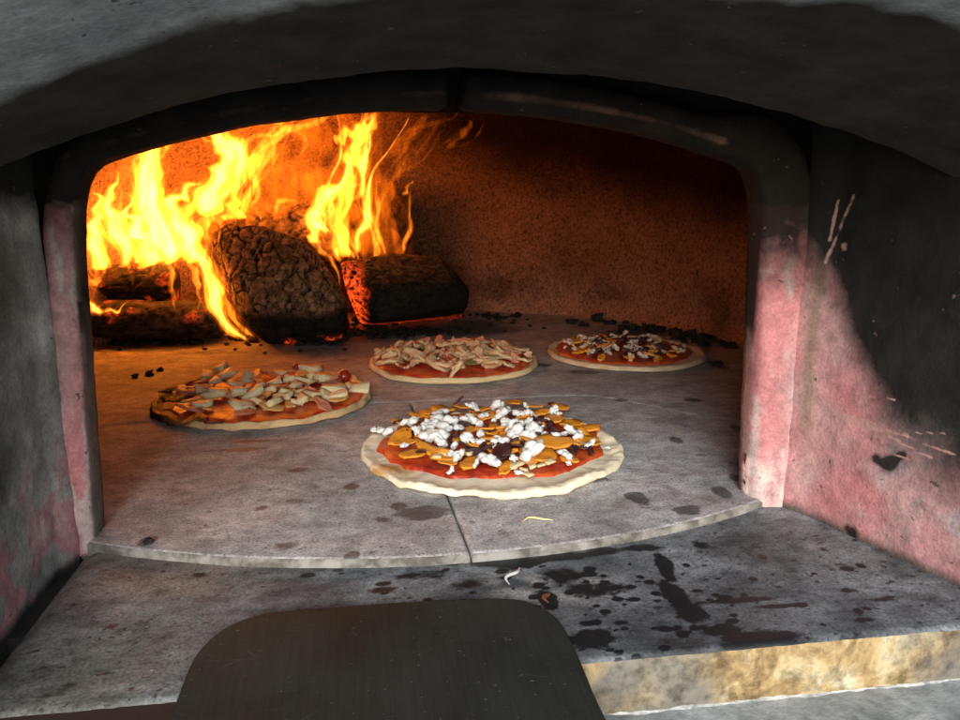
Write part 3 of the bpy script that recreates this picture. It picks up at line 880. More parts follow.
def rim_prof(H, rimw=.1, rimh=.004, n=10):
    p = [(0.0, 0), (.90, .0), (.975, .0005), (1.0, H * .42), (.992, H * .75)]
    for k in range(1, 7):
        t_ = k / 6; p.append((1 - rimw * t_ * 1.1, H + rimh * sin(pi * (.25 + .75 * t_)) * (1 if t_ < 1 else 0)))
    for k in range(1, n): p.append(((1 - rimw * 1.1) * (1 - k / n), H))
    p.append((0.001, H)); return p
SH = {}
def shape(kind, s):
    """template bits, unit size"""
    key = (kind, s)
    if key in SH: return SH[key]
    R = random.Random(hash((kind == 'crumb', kind == 'slice', kind == 'chunk', s)) & 0xffff)
    if kind == 'crumb':
        bm = bmesh.new()
        for k in range(6 + s % 4):
            c = Vector((R.uniform(-.75, .75), R.uniform(-.55, .55), R.uniform(-.1, .3))) if k else Vector()
            m = bmesh.ops.create_icosphere(bm, subdivisions=2, radius=R.uniform(.28, .62))
            for v in m['verts']:
                v.co = v.co * (1 + 1.0 * fbm(v.co + c * 3, 3.4, s * 5 + k, 3)) + c; v.co.z *= .7
    elif kind == 'slice':                     # curved thin strip
        bm = bmesh.new(); bmesh.ops.create_grid(bm, x_segments=12, y_segments=6, size=1)
        cur = R.uniform(-.5, .9); tw = R.uniform(-.3, .3); fr_ = R.uniform(.35, .7)
        for v in bm.verts:
            x, y = v.co.x, v.co.y
            y2 = y * fr_ * (1 - .55 * x * x) + cur * .3 * x * x
            v.co = Vector((x, y2 + .12 * nz(Vector((x, y, 0)), 2, s), .18 * cur * x * x + tw * x * y * .4 + .12 * nz(Vector((x, y, s)), 1.6, s)))
        g = bmesh.ops.solidify(bm, geom=bm.faces[:], thickness=.13)
        bmesh.ops.recalc_face_normals(bm, faces=bm.faces[:])
    else:                                     # wedge shaped chunk
        bm = bmesh.new(); bmesh.ops.create_cube(bm, size=1.6)
        a = R.uniform(.35, .9); bb = R.uniform(.3, .6)
        for v in bm.verts:
            k = lerp(1, a, v.co.x / 1.6 + .5)
            v.co = Vector((v.co.x, v.co.y * k * .8, v.co.z * bb * (1 if v.co.z < 0 else R.uniform(.6, 1.05))))
        bmesh.ops.bevel(bm, geom=bm.edges[:], offset=.07, segments=2, affect='EDGES')
        bmesh.ops.subdivide_edges(bm, edges=bm.edges[:], cuts=2, use_grid_fill=True)
        for v in bm.verts: v.co *= 1 + .30 * fbm(v.co, 1.1, s, 2)
        for v in bm.verts: v.co.z += .25 * v.co.x * v.co.y
    zmin = min(v.co.z for v in bm.verts)
    for v in bm.verts: v.co.z -= zmin
    me = bpy.data.meshes.new('bit_' + kind); bm.to_mesh(me); bm.free()
    me.polygons.foreach_set('use_smooth', [True] * len(me.polygons))
    SH[key] = me; return me
MC = {}
def bit(name, kind, mat, parent, pos, size, z=None, rz=None, tilt=.3, s=None, sx_=1, sz_=1):
    s = rnd.randrange(7) if s is None else s
    k = (kind, s, mat.name)
    if k not in MC:
        m = shape(kind, s).copy(); m.name = name; m.materials.clear(); m.materials.append(mat); MC[k] = m
    o = bpy.data.objects.new(name, MC[k]); COL.objects.link(o); o.parent = parent
    o.location = pos - origin_of(parent)
    o.scale = (size * sx_, size, size * sz_)
    o.rotation_euler = (rnd.gauss(0, tilt), rnd.gauss(0, tilt), rnd.uniform(0, 6.3) if rz is None else rz)
    return o

def rand_in(c, r, z=.012):
    a = rnd.uniform(0, 2 * pi); q = r * sqrt(rnd.random()); return c + Vector((q * cos(a), q * sin(a), z))
# -- front pizza
c1 = fl(492, 452); c1.z = 0
p1 = empty('pizza', c1)
tag(p1, 'nearest pizza, pale dough topped with big white cheese crumbs, orange pumpkin and dark onion', 'pizza', 'pizzas on the hearth')
def bake1(p):
    d = p - c1; a = atan2(d.y, d.x)
    return .24 + .35 * max(0, fbm(p, 22, 6)) + .62 * exp(-((d.x + .115) / .03) ** 2 - ((d.y + .055) / .022) ** 2) + .25 * sm(.006, .0, p.z)
CR1 = m_crust('raw_dough', (.70, .60, .42), (.82, .74, .57), (.50, .27, .10))
disc('crust', c1, .146, CR1, p1, .001, rim_prof(.0045, .10, .0024), 3, .05, bake=bake1, rough=.0034, asp=.92, NU=260)
c1s = c1 + Vector((.003, .016, 0))
S1 = m_sauce('tomato_sauce', (.42, .035, .012), (.16, .012, .008), (.55, .10, .02))
disc('sauce', c1s, .125, S1, p1, .0068, [(1.0, -.003), (.985, .0012)] + [(.95 - .095 * k, .0022) for k in range(10)] + [(.001, .0022)], 8, .10, rough=.0012, wobf=2.2, asp=.92)
def q1(cx, cy, z=.012):
    return fl(350 + cx / 3.43, 370 + cy / 3.43, z)
for cx, cy, w in ((175, 235, 44), (195, 252, 30), (280, 283, 46), (320, 140, 34), (265, 152, 28), (480, 210, 40), (495, 240, 36), (410, 210, 24), (565, 118, 32), (640, 130, 28), (700, 172, 38),
                  (760, 190, 42), (800, 208, 42), (700, 258, 46), (735, 250, 36), (440, 262, 28), (330, 322, 26), (590, 188, 28), (655, 150, 30), (378, 292, 24), (840, 252, 20), (455, 140, 24), (720, 130, 26),
                  (520, 125, 24), (385, 130, 24), (230, 160, 26), (170, 180, 22), (560, 250, 26), (620, 285, 26), (540, 215, 26), (360, 240, 24), (470, 165, 26), (300, 210, 24)):
    p = q1(cx, cy); bit('pumpkin_slice', 'slice', PUMP, p1, p, w / 3.43 * .00118 * 1.35, tilt=.10, sz_=1.0)
for k in range(34):
    p = rand_in(c1s, .106, .0105); bit('pumpkin_slice', 'slice', PUMP, p1, p, rnd.uniform(.012, .019), tilt=.12, sz_=1.0)
for k in range(26):
    p = rand_in(c1s, .098, .0125); bit('onion_piece', 'slice', DARK, p1, p, rnd.uniform(.006, .011), tilt=.35, sz_=1.8)
for cx, cy, w in ((350, 232, 26), (375, 215, 18), (520, 290, 34), (565, 268, 28), (490, 292, 24), (800, 268, 24), (828, 285, 20), (165, 180, 18), (375, 108, 22), (510, 190, 26), (430, 152, 18), (420, 252, 22),
                  (460, 188, 18), (560, 172, 18), (600, 258, 20), (395, 262, 22), (640, 222, 16), (340, 255, 18), (470, 272, 22), (545, 300, 24), (690, 190, 16), (765, 275, 20), (240, 190, 18), (690, 120, 16), (590, 300, 16)):
    p = q1(cx, cy, .013); bit('onion_piece', 'slice', DARK, p1, p, w / 3.43 * .00118 * 1.2, tilt=.3, sz_=1.4)
for cx, cy, w in ((575, 330, 24), (560, 334, 20), (625, 335, 17), (655, 330, 17), (685, 320, 20), (612, 362, 20), (575, 350, 13), (300, 300, 24), (402, 290, 20), (595, 345, 14), (800, 262, 18), (330, 295, 18)):
    p = q1(cx, cy, .0125); bit('pine_nut', 'chunk', NUT, p1, p, w / 3.43 * .00118 * .9, tilt=.15, sx_=1.25, sz_=.8)
for cx, cy, w in ((94, 208, 15), (132, 218, 17), (212, 190, 27), (246, 205, 25), (285, 238, 34), (268, 228, 24), (312, 192, 34), (302, 162, 18), (350, 185, 28), (312, 148, 18), (408, 125, 19), (430, 135, 11), (410, 180, 25),
                  (500, 133, 25), (516, 165, 26), (470, 160, 18), (540, 142, 16), (408, 240, 22), (365, 260, 15), (380, 302, 22), (346, 285, 12), (470, 318, 26), (490, 326, 18), (438, 322, 11), (440, 245, 15),
                  (555, 212, 28), (575, 228, 24), (602, 235, 26), (620, 205, 27), (612, 185, 18), (640, 190, 15), (630, 288, 34), (615, 270, 20), (645, 255, 15), (590, 150, 22), (626, 155, 11), (700, 138, 17), (712, 150, 12),
                  (676, 170, 10), (702, 230, 18), (668, 225, 12), (765, 222, 22), (790, 235, 20), (748, 218, 16), (825, 260, 15), (728, 288, 16), (742, 295, 14), (750, 320, 8), (886, 265, 8), (555, 305, 12), (497, 230, 10), (515, 248, 20),
                  (185, 262, 13), (242, 258, 13), (346, 340, 9), (440, 220, 14), (260, 185, 16), (655, 196, 12), (335, 212, 20), (300, 250, 22), (228, 212, 16), (372, 200, 16), (450, 190, 16), (530, 190, 18), (600, 120, 10), (290, 175, 12), (655, 240, 12), (495, 265, 12), (575, 352, 10)):
    p = q1(cx, cy, .0155); bit('cheese_crumb', 'crumb', FETA, p1, p - Vector((0, 0, .002)), w / 3.43 * .00118 * 1.3, tilt=.4)

# -- rear right pizza, same topping
c4 = fl(625, 355); p4 = empty('pizza', c4)
tag(p4, 'rear right pizza against the back wall with small white cheese crumbs over dark topping', 'pizza', 'pizzas on the hearth')
CR4 = m_crust('half_baked_dough', (.58, .45, .29), (.72, .60, .42), (.42, .20, .08))
disc('crust', c4, .139, CR4, p4, .001, rim_prof(.0055, .10, .003), 11, .045, bake=lambda p: .25 + .25 * sm(.1, -.1, p.x - c4.x), rough=.0016, asp=1.0)
c4s = c4 + Vector((0, .008, 0))
disc('sauce', c4s, .120, S1, p4, .0075, [(1.0, -.003), (.985, .0012)] + [(.95 - .095 * k, .0022) for k in range(10)] + [(.001, .0022)], 31, .10, rough=.001, wobf=2.2)
for k in range(28): bit('pumpkin_slice', 'slice', PUMP, p4, rand_in(c4s, .108), rnd.uniform(.010, .018), tilt=.2, sz_=1.5)
for k in range(44): bit('onion_piece', 'slice', DARK, p4, rand_in(c4s, .085, .014), rnd.uniform(.007, .012), tilt=.5, sz_=2)
for k in range(62): bit('cheese_crumb', 'crumb', FETA_W, p4, rand_in(c4s, .108, .014), rnd.uniform(.004, .0095), tilt=.5)
for cx, cy, w in ((545, 485, 36), (550, 520, 34), (500, 540, 30)):
    bit('cheese_slab', 'slice', NUT, p4, fl(520 + cx / 4, 220 + cy / 4, .016), .014, tilt=.15)

# -- left pizza with pineapple
c2 = fl(266, 400); p2 = empty('pizza', c2)
tag(p2, 'left pizza with pineapple chunks, ham and a cherry tomato, its left rim browned', 'pizza', 'pizzas on the hearth')
CR2 = m_crust('browned_crust', (.58, .38, .18), (.70, .50, .27), (.26, .085, .022))
disc('crust', c2, .149, CR2, p2, .001, rim_prof(.0038, .08, .0055), 17, .075, bake=lambda p: .22 + .75 * sm(-.05, -.14, p.x - c2.x) + .3 * sm(.004, 0, p.z) + .2 * sm(0, -.1, p.y - c2.y), rough=.0028, asp=.98)
S2 = m_sauce('cheesy_tomato_sauce', (.56, .045, .016), (.36, .022, .010), (.66, .15, .03), 45)
disc('sauce', c2 + Vector((.006, -.001, 0)), .130, S2, p2, .0062, [(1.0, -.003), (.985, .0014)] + [(.95 - .095 * k, .0028) for k in range(10)] + [(.001, .0028)], 23, .08, rough=.0022, wobf=2)
def q2(cx, cy, z=.013): return fl(140 + cx / 4, 340 + (cy * 1.08 + 6) / 4, z)
for k in range(30): bit('ham_piece', 'slice', HAM, p2, rand_in(c2, .122, .011), rnd.uniform(.013, .022), tilt=.25, sz_=1.3)
for k in range(22): bit('melted_cheese', 'slice', MELT, p2, rand_in(c2, .12, .0125), rnd.uniform(.010, .018), tilt=.15)
for cx, cy in ((240, 285), (300, 305), (150, 215), (115, 245), (200, 295), (110, 190)): bit('browned_cheese', 'slice', m_simple('scorched_cheese', (.05, .012, .005), (.30, .09, .02), 80, .4, .6, .002) if 'BC' not in globals() else BC, p2, q2(cx, cy, .0125), .012, tilt=.3)
for cx, cy, w in ((268, 125, 34), (325, 105, 36), (352, 122, 34), (250, 192, 38), (328, 196, 50), (290, 205, 36), (255, 236, 34), (405, 244, 42), (400, 195, 36), (460, 200, 44), (520, 188, 34), (538, 232, 38), (590, 195, 34), (565, 118, 30),
                  (600, 145, 36), (680, 108, 46), (700, 135, 34), (735, 142, 44), (655, 145, 36), (775, 185, 46), (795, 205, 36), (880, 172, 36), (655, 215, 30), (625, 222, 22), (172, 172, 22), (690, 200, 34), (635, 185, 30), (575, 205, 34),
                  (430, 130, 34), (480, 170, 30), (620, 165, 28), (740, 200, 32), (380, 160, 30), (820, 170, 28), (540, 150, 28), (465, 225, 26), (300, 150, 26)):
    bit('pineapple_chunk', 'chunk', PINEA, p2, q2(cx, cy + 8, .0115), w / 4 * .00143 * 1.12, tilt=.25, sz_=.85, sx_=1.15)
def ball(name, mat, parent, p, r):
    V, F = chunk_template(3, 3, .06, .95)
    return mesh_obj(name, [v * r + p for v in V], F, mat, parent)
ball('cherry_tomato', TOM, p2, q2(815, 128, .016), .0105)
ball('cherry_tomato', TOM, p2, q2(625, 94, .013), .006)

# -- middle rear pizza with meat strips
c3 = fl(454, 366); p3 = empty('pizza', c3)
tag(p3, 'middle rear pizza in front of the glowing log, heaped with pale meat strips', 'pizza', 'pizzas on the hearth')
CR3 = m_crust('golden_dough', (.62, .44, .22), (.74, .56, .32), (.45, .20, .06))
disc('crust', c3, .140, CR3, p3, .001, rim_prof(.0065, .08, .003), 41, .045, bake=lambda p: .2 + .2 * sm(.006, 0, p.z), rough=.0018, asp=.95)
disc('sauce', c3, .126, S2, p3, .0085, [(1.0, -.003), (.985, .0014)] + [(.95 - .095 * k, .0028) for k in range(10)] + [(.001, .0028)], 47, .05, rough=.003, wobf=2)
for k in range(70):
    p = rand_in(c3, .122, .0165); bit('meat_strip', 'slice', CHK, p3, p, rnd.uniform(.012, .021), tilt=.38, sz_=1.8)
for k in range(34): bit('meat_chunk', 'crumb', CHK, p3, rand_in(c3, .124, .016), rnd.uniform(.006, .011), tilt=.4)
for k in range(20): bit('ham_piece', 'slice', HAM, p3, rand_in(c3, .12, .018), rnd.uniform(.010, .018), tilt=.4, sz_=1.6)
for k in range(14): bit('pepper_strip', 'slice', GRN, p3, rand_in(c3, .11, .020), rnd.uniform(.007, .011), tilt=.4, sz_=1.6)
for k in range(10): bit('tomato_piece', 'slice', TOM, p3, rand_in(c3, .12, .019), rnd.uniform(.008, .012), tilt=.4, sz_=2)

# ------------------------------------------------------------------ small scraps on the stone
def curl(name, px, py, L, r, mat, label, cat, z=0, rz=0, bend=1.6):
    c = fl(px, py, z); v = []; N = 18
    for i in range(N):
        t_ = i / (N - 1); a = bend * (t_ - .5)
        q = Vector((L * (t_ - .5), L * .5 * (cos(a * 1.3) - 1) + .1 * L * sin(7 * t_), r * 1.0 + .0012 * sin(pi * t_)))
        q.xy = (q.x * cos(rz) - q.y * sin(rz), q.x * sin(rz) + q.y * cos(rz))
        for k in range(8):
            th = 2 * pi * k / 8; rr = r * (.35 + .65 * sin(pi * min(.97, max(.03, t_))))
            v.append(c + q + Vector((-sin(rz) * rr * cos(th), cos(rz) * rr * cos(th), rr * .8 * sin(th))))
    f = grid_faces(N, 8) + [(i * 8 + 7, (i + 1) * 8 + 7, (i + 1) * 8, i * 8) for i in range(N - 1)]
    o = mesh_obj(name, v, f, mat, None, loc=c); return tag(o, label, cat)
curl('cheese_shred', 536, 520, .028, .0014, NUT, 'pale curled cheese shred on the hearth before the nearest pizza', 'cheese shred')
curl('onion_scrap', 545, 600, .012, .0022, m_simple('burnt_scrap', (.02, .01, .006), (.24, .07, .02), 60, .6), 'small burnt brown scrap lying by the peel tip on the landing', 'food scrap', z=-.0075, rz=1.2)
curl('flour_streak', 511, 577, .026, .0016, m_simple('flour', (.45, .44, .40), (.7, .7, .66), 60, .9), 'whitish dried dough streak on the landing just above the peel', 'dough scrap', z=-.0075, rz=1.0, bend=1.2)

# ------------------------------------------------------------------ peel
def peel():
    t = NT('dull_steel'); P = t.pos()
    n = t.noise(P, 12, 6, .6, .4); br = t.noise(t.scale(P, (60, 3, 60)), 8, 4, .6)
    spots = t.ramp(t.noise(P, 60, 3, .5), [(.70, 0.), (.74, 1.)])
    c = t.mix(1, t.ramp(n, [(.3, (.022, .023, .018)), (.7, (.040, .041, .033))]), t.ramp(br, [(.3, .85), (.7, 1.1)]), 'MULTIPLY')
    c = t.mix(t.math('MULTIPLY', spots, .7), c, (.012, .010, .008))
    line = t.ramp(t.vor(t.scale(P, (14, 90, 1)), 1.0, 'DISTANCE_TO_EDGE'), [(0., 1.), (.012, 0.)])
    line = t.math('MULTIPLY', line, t.ramp(t.noise(P, 26, 4, .6), [(.52, 0.), (.66, .5)]))
    c = t.mix(line, c, (.13, .13, .12)); c = t.mix(t.ramp(t.noise(P, 330, 2, .5), [(.72, 0.), (.76, .5)]), c, (.22, .21, .19))
    PM = t.bsdf(c, t.ramp(n, [(.3, .5), (.7, .65)]), t.bump(t.math('ADD', br, n), .12, .001), .06, metallic=.1)
    # outline of the blade, tip away from the viewer; it leans a little to the left
    z = -.0015
    A = [fl(*q, z) for q in ((172, 712), (180, 690), (192, 660), (204, 644), (222, 629), (245, 618), (275, 611), (330, 607), (400, 602), (460, 599), (500, 598), (524, 600), (544, 608), (560, 620), (571, 640), (582, 664), (600, 708))]
    l0, r0 = A[0], A[-1]
    dl = (A[0] - A[2]).normalized(); dr = (A[-1] - A[-3]).normalized()
    back = [r0 + Vector((.004, -.08, 0)), r0 + Vector((-.01, -.115, 0)), Vector((.045, .19, z)), Vector((-.03, .19, z)), l0 + Vector((.012, -.12, 0)), l0 + Vector((-.002, -.08, 0))]
    pts = A + back
    for _ in range(2):
        q = []
        for i in range(len(pts)):
            a, b = pts[i], pts[(i + 1) % len(pts)]; q += [a.lerp(b, .25), a.lerp(b, .75)]
        pts = q
    c = sum(pts, Vector()) / len(pts); n_ = len(pts); c.z = z
    v = []; th = .0018
    for (k, dz) in ((0, -th), (.985, -th), (1.0, -th * .5), (.993, 0), (.975, .0002), (.6, 0), (.3, 0), (0.0, 0)):
        for p in pts: v.append(Vector((c.x + (p.x - c.x) * k, c.y + (p.y - c.y) * k, z + dz + .0006 * nz(p, 9, 2) * (k > .2))))
    f = []
    for r in range(7):
        for i in range(n_): a = r * n_ + i; b = r * n_ + (i + 1) % n_; f.append((a, b, b + n_, a + n_))
    root = empty('pizza_peel', (c.x, c.y, z - th)); tag(root, 'flat dark steel pizza peel with rounded corners resting on the landing slab', 'pizza peel')
    mesh_obj('blade', v, f, PM, root)
    v = []; N = 24
    for i in range(N):
        t_ = i / (N - 1); y = lerp(.215, -.55, t_)
        for k in range(14):
            a = 2 * pi * k / 14; r = .009 if t_ < .12 else .013
            v.append(Vector((.008 + r * cos(a) - .03 * t_, y, z + .006 + .0 * t_ + r * sin(a) + .004)))
    mesh_obj('handle', v, grid_faces(N, 14) + [(i * 14 + 13, (i + 1) * 14 + 13, (i + 1) * 14, i * 14) for i in range(N - 1)] + [tuple(range(14)), tuple(reversed(range((N - 1) * 14, N * 14)))],
             m_simple('worn_ash_handle', (.32, .20, .10), (.46, .32, .18), 20, .6), root)
peel()

# ------------------------------------------------------------------ fire
fire = empty('wood_fire', fl(260, 330)); tag(fire, 'bright yellow and white wood fire leaping from the logs to the roof', 'fire')
F_HOT = m_flame('flame_white', (1.0, .31, .034), 370, 55, .34, .62, floor_=.10)
F_MID = m_flame('flame_yellow', (1.0, .25, .014), 125, 65, .38, .60, floor_=.03)
F_LOW = m_flame('flame_orange', (1.0, .155, .004), 15, 45, .38, .68, floor_=.05)
NFL = [0]; WV, WF, WI = [], [], []
def tube(path, r0, r1, Y, seed, thick, wob, Yend, k, V, F, MI, mi):
    n = len(path); N, M = 40, 14; ppm = FPX / Y; b0 = len(V)
    def cr(t_):
        s = t_ * (n - 1); i = min(int(s), n - 2); u = s - i
        P0 = path[max(0, i - 1)]; P1 = path[i]; P2 = path[i + 1]; P3 = path[min(n - 1, i + 2)]
        return tuple(.5 * ((2 * P1[q]) + (-P0[q] + P2[q]) * u + (2 * P0[q] - 5 * P1[q] + 4 * P2[q] - P3[q]) * u * u + (-P0[q] + 3 * P1[q] - 3 * P2[q] + P3[q]) * u ** 3) for q in (0, 1))
    for i in range(N):
        t_ = i / (N - 1); t2 = lerp(.5, t_, 1 if k > 1 else lerp(.86, 1, k)); x, y = cr(t2); yy = Y if Yend is None else lerp(Y, Yend, t2)
        c = pl(x, y, yy); c.y += .02 * nz(Vector((t2 * 3, seed, 0)))
        a_ = cr(min(1, t2 + .03)); b_ = cr(max(0, t2 - .03)); d = Vector((a_[0] - b_[0], 0, -(a_[1] - b_[1])))
        d = d.normalized() if d.length > 1e-6 else Vector((0, 0, 1)); nn = Vector((-d.z, 0, d.x))
        c += nn * (r0 * .8 / ppm * nz(Vector((t2 * 6, seed * 2.3, 7))))
        end = min(1, t_ / .12) ** .6 * min(1, (1 - t_) / .5) ** .9
        r = k * lerp(r0, r1, t2) * (.12 + .88 * end if 0 < t_ < 1 else .01) / ppm
        r *= 1 + wob * nz(Vector((t2 * 5.5, seed * 1.7, 2)), 1)
        for q in range(M):
            th = 2 * pi * q / M
            w_ = 1 + .8 * wob * nz(Vector((cos(th) * 1.1, sin(th) * 1.1, t2 * 6 + seed)), 1)
            V.append(c + nn * (r * w_ * cos(th)) + Vector((0, 1, 0)) * (r * thick * w_ * sin(th)))
    for i in range(N - 1):
        for q in range(M):
            a = b0 + i * M + q; b = b0 + i * M + (q + 1) % M; F.append((a, a + M, b + M, b)); MI.append(mi)
    F.append(tuple(b0 + q for q in range(M))); F.append(tuple(b0 + q for q in reversed(range((N - 1) * M, N * M)))); MI += [mi, mi]
FM = [F_LOW, F_MID, F_HOT]
def flame(path, r0, r1, Y, mat, seed, thick=.8, wob=.5, Yend=None, main=True):
    lv = FM.index(mat); V, F, MI = [], [], []
    shells = {2: ((1.35, 0), (.95, 1), (.52, 2)), 1: ((1.2, 0), (.72, 1)), 0: ((1.0, 0),)}[lv]
    if not main and NFL[0] >= 96: V, F, MI = WV, WF, WI
    else: NFL[0] += 1
    for k, mi in shells: tube(path, r0, r1, Y, seed, thick, wob, Yend, k, V, F, MI, mi)
    if V is not WV: mesh_obj('flame', V, F, FM, fire, matidx=MI)
sd = 0
def fam(path, r0, r1, Y, mats, kids, spread, sr=.35, Yend=None, thick=.8):
    """a main tongue with thinner strands riding on it"""
    global sd
    sd += 1; flame(path, r0, r1, Y, mats[0], sd, thick, .6, Yend)
    for k in range(kids):
        sd += 1; ox = rnd.gauss(0, spread); oy = rnd.gauss(0, spread * .5)
        pp = [(a + ox * (1 + .45 * i) + rnd.gauss(0, spread * .7), b + oy + rnd.gauss(0, spread * .6)) for i, (a, b) in enumerate(path)]
        flame(pp, r0 * sr, r1 * sr, Y + rnd.uniform(-.03, .05), mats[1 + k % (len(mats) - 1)] if len(mats) > 1 else mats[0], sd, .8, .9, Yend, False)
H, M_, L_ = F_HOT, F_MID, F_LOW
# left mass
fam([(106, 270), (100, 236), (97, 210), (92, 186)], 13, 5, 1.50, (H, M_), 3, 5)
fam([(124, 268), (118, 238), (108, 214), (110, 190), (122, 172)], 13, 4, 1.50, (H, M_), 3, 5)
fam([(148, 268), (142, 240), (128, 215), (126, 192)], 15, 5, 1.52, (H, M_), 3, 6)
fam([(168, 266), (160, 236), (146, 200), (148, 160), (138, 128), (136, 105)], 16, 9, 1.54, (H, M_, H), 4, 6)
fam([(150, 196), (152, 168), (162, 142), (186, 118), (205, 96)], 9, 8, 1.56, (M_, L_, M_), 4, 6)
fam([(192, 264), (186, 238), (174, 208), (180, 192), (202, 180)], 14, 8, 1.54, (H, M_), 3, 7)
fam([(200, 216), (212, 192), (224, 172), (224, 152), (210, 136), (206, 104)], 12, 9, 1.58, (H, M_, M_), 5, 6)
fam([(204, 124), (222, 136), (240, 158), (234, 184), (214, 210)], 10, 7, 1.58, (H, M_), 3, 6)
fam([(206, 112), (236, 116), (270, 114), (310, 106), (350, 100)], 9, 7, 1.62, (M_, M_, L_), 6, 8, .5)
fam([(200, 104), (240, 106), (280, 102), (330, 98)], 8, 8, 1.60, (M_, L_, M_), 3, 8, .5)
fam([(234, 218), (244, 194), (260, 172), (270, 150), (284, 130), (302, 112)], 7, 4, 1.60, (M_, M_, L_), 5, 6)
fam([(228, 222), (236, 200), (240, 182)], 11, 5, 1.60, (M_, L_), 3, 6)
fam([(248, 168), (258, 188), (252, 208), (264, 222)], 4, 3, 1.62, (M_, L_), 2, 4)
fam([(258, 154), (284, 132), (306, 138), (298, 158), (280, 170)], 3, 2, 1.64, (M_, L_), 3, 4)
fam([(300, 108), (318, 128), (306, 150)], 3, 2, 1.66, (L_,), 2, 5)
fam([(226, 222), (210, 216), (204, 236), (208, 262)], 7, 6, 1.50, (M_, M_), 2, 5)
fam([(272, 214), (278, 204), (288, 200), (298, 202)], 4, 3, 1.60, (M_, M_), 1, 2)
# flame falling down the gap between logs
fam([(190, 240), (204, 266), (214, 300), (226, 322), (248, 342)], 8, 9, 1.45, (H, M_), 3, 4)
fam([(212, 262), (222, 290), (236, 322), (256, 338)], 4, 6, 1.44, (M_, L_), 2, 4)
fam([(170, 262), (173, 290), (174, 318)], 4, 2, 1.46, (M_,), 1, 3); fam([(190, 258), (197, 285), (199, 312)], 5, 2, 1.46, (M_, L_), 2, 4)
fam([(133, 262), (133, 275), (134, 286)], 2.5, 2, 1.47, (L_,), 0, 2)
fam([(90, 300), (98, 312), (114, 311), (130, 303)], 6, 2, 1.46, (H, M_), 2, 3); fam([(88, 286), (98, 278), (108, 262)], 5, 3, 1.46, (M_, L_), 2, 4)
for q in ([(118, 262), (112, 220), (124, 170), (130, 120)], [(160, 258), (176, 210), (170, 150), (180, 96)], [(214, 235), (224, 190), (236, 140), (232, 90)],
          [(250, 218), (268, 176), (262, 130), (280, 84)], [(290, 210), (300, 170), (314, 128), (322, 84)], [(330, 250), (330, 200), (340, 150), (350, 88)], [(366, 256), (374, 200), (374, 150), (384, 90)]):
    sd += 1; flame(q, 24 if q[0][0] < 360 else 15, 17 if q[0][0] < 360 else 11, 1.66, L_, sd, .7, .8)
fam([(236, 190), (262, 150), (300, 128), (350, 98)], 7, 6, 1.60, (M_, L_, M_), 4, 7, .5)
fam([(170, 236), (196, 200), (214, 190), (232, 196)], 10, 6, 1.56, (M_, M_), 2, 6)
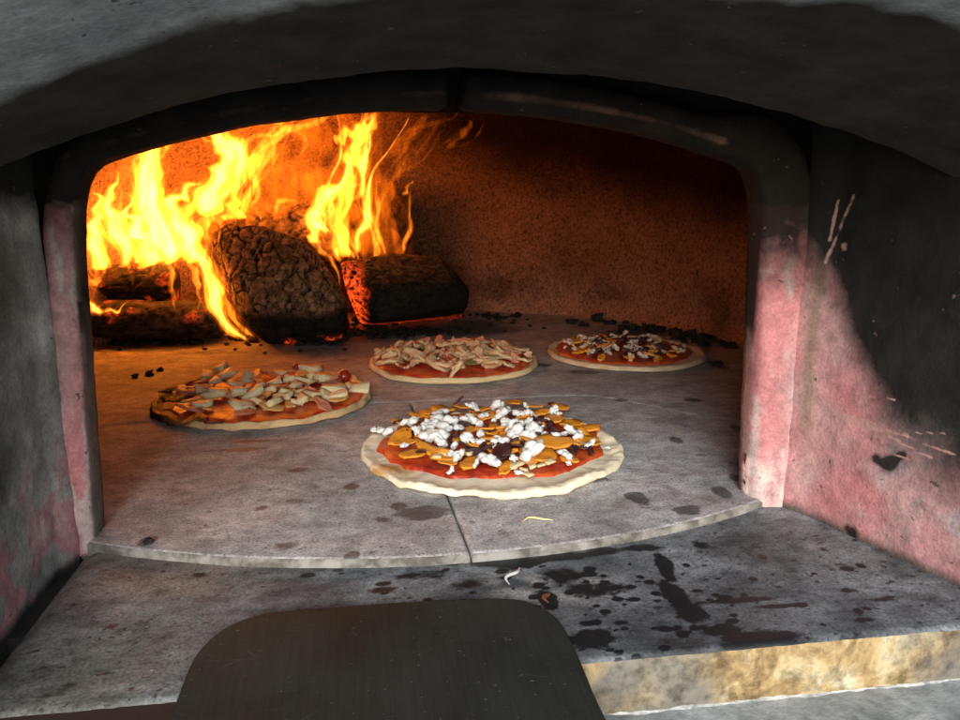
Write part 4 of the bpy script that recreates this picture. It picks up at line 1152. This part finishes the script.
# right mass
fam([(350, 258), (338, 234), (340, 208), (350, 178), (358, 145), (372, 104)], 14, 10, 1.64, (M_, M_, H), 6, 7, .3)
fam([(366, 172), (356, 150), (366, 128), (384, 108)], 12, 10, 1.64, (M_, M_), 3, 5)
fam([(362, 200), (364, 165), (368, 135), (370, 112)], 5, 4, 1.62, (H,), 1, 3)
fam([(386, 258), (382, 230), (376, 200), (376, 168)], 13, 9, 1.66, (L_, M_, M_), 6, 8, .2)
fam([(366, 258), (362, 232), (360, 208), (362, 180)], 10, 6, 1.66, (L_, M_), 3, 7, .2)
fam([(402, 258), (394, 234), (386, 208), (384, 188)], 7, 3, 1.66, (L_, L_), 3, 4)
fam([(328, 236), (314, 216), (328, 196), (344, 182), (352, 160)], 8, 7, 1.62, (H, M_), 3, 5)
fam([(308, 238), (318, 246), (332, 264), (343, 288)], 4.5, 2.5, 1.43, (M_, L_), 1, 2); fam([(310, 242), (318, 226), (326, 208)], 6, 4, 1.52, (H, M_), 2, 3)
fam([(334, 142), (350, 134), (368, 124)], 7, 9, 1.66, (M_, L_), 3, 5)
fam([(398, 216), (392, 192), (398, 172), (418, 154), (440, 122)], 3, 5, 1.70, (L_, L_), 4, 6, .6)
fam([(404, 196), (408, 186), (415, 180)], 3, 1.5, 1.68, (M_,), 0, 1)
fam([(446, 150), (460, 138), (470, 124), (474, 112)], 3, 3, 1.70, (L_,), 3, 4)
fam([(386, 160), (404, 140), (418, 124), (430, 104)], 5, 6, 1.72, (L_,), 4, 7)

if WV:
    o = mesh_obj('flame_wisps', WV, WF, FM, fire, matidx=WI); o['kind'] = 'stuff'
# ------------------------------------------------------------------ daylight
w = bpy.data.worlds.new('World'); sc.world = w; w.use_nodes = True
nt = w.node_tree; bg = nt.nodes['Background']; sky = nt.nodes.new('ShaderNodeTexSky'); sky.sky_type = 'NISHITA'
SUN_EL, SUN_AZ = radians(25), radians(192)        # behind the viewer, a little left
sky.sun_disc = False; sky.sun_elevation = SUN_EL; sky.sun_rotation = SUN_AZ
nt.links.new(sky.outputs[0], bg.inputs[0]); bg.inputs[1].default_value = .15
sl = bpy.data.lights.new('sun', 'SUN'); sl.energy = 2.2; sl.angle = radians(30); sl.color = (1, .985, .955)
s = bpy.data.objects.new('sun', sl); COL.objects.link(s)
d = Vector((sin(SUN_AZ) * cos(SUN_EL), cos(SUN_AZ) * cos(SUN_EL), sin(SUN_EL)))
s.rotation_euler = d.to_track_quat('Z', 'Y').to_euler()

sc.view_settings.view_transform = 'Standard'; sc.view_settings.look = 'None'; sc.view_settings.exposure = 0.75; sc.view_settings.gamma = 1
sc.render.engine = 'CYCLES'
cy = sc.cycles; cy.use_denoising = True; cy.max_bounces = 8; cy.diffuse_bounces = 5; cy.volume_bounces = 0; cy.transparent_max_bounces = 64
cy.volume_step_rate = 1.0; cy.volume_max_steps = 64; cy.sample_clamp_indirect = 8; cy.caustics_reflective = False; cy.caustics_refractive = False
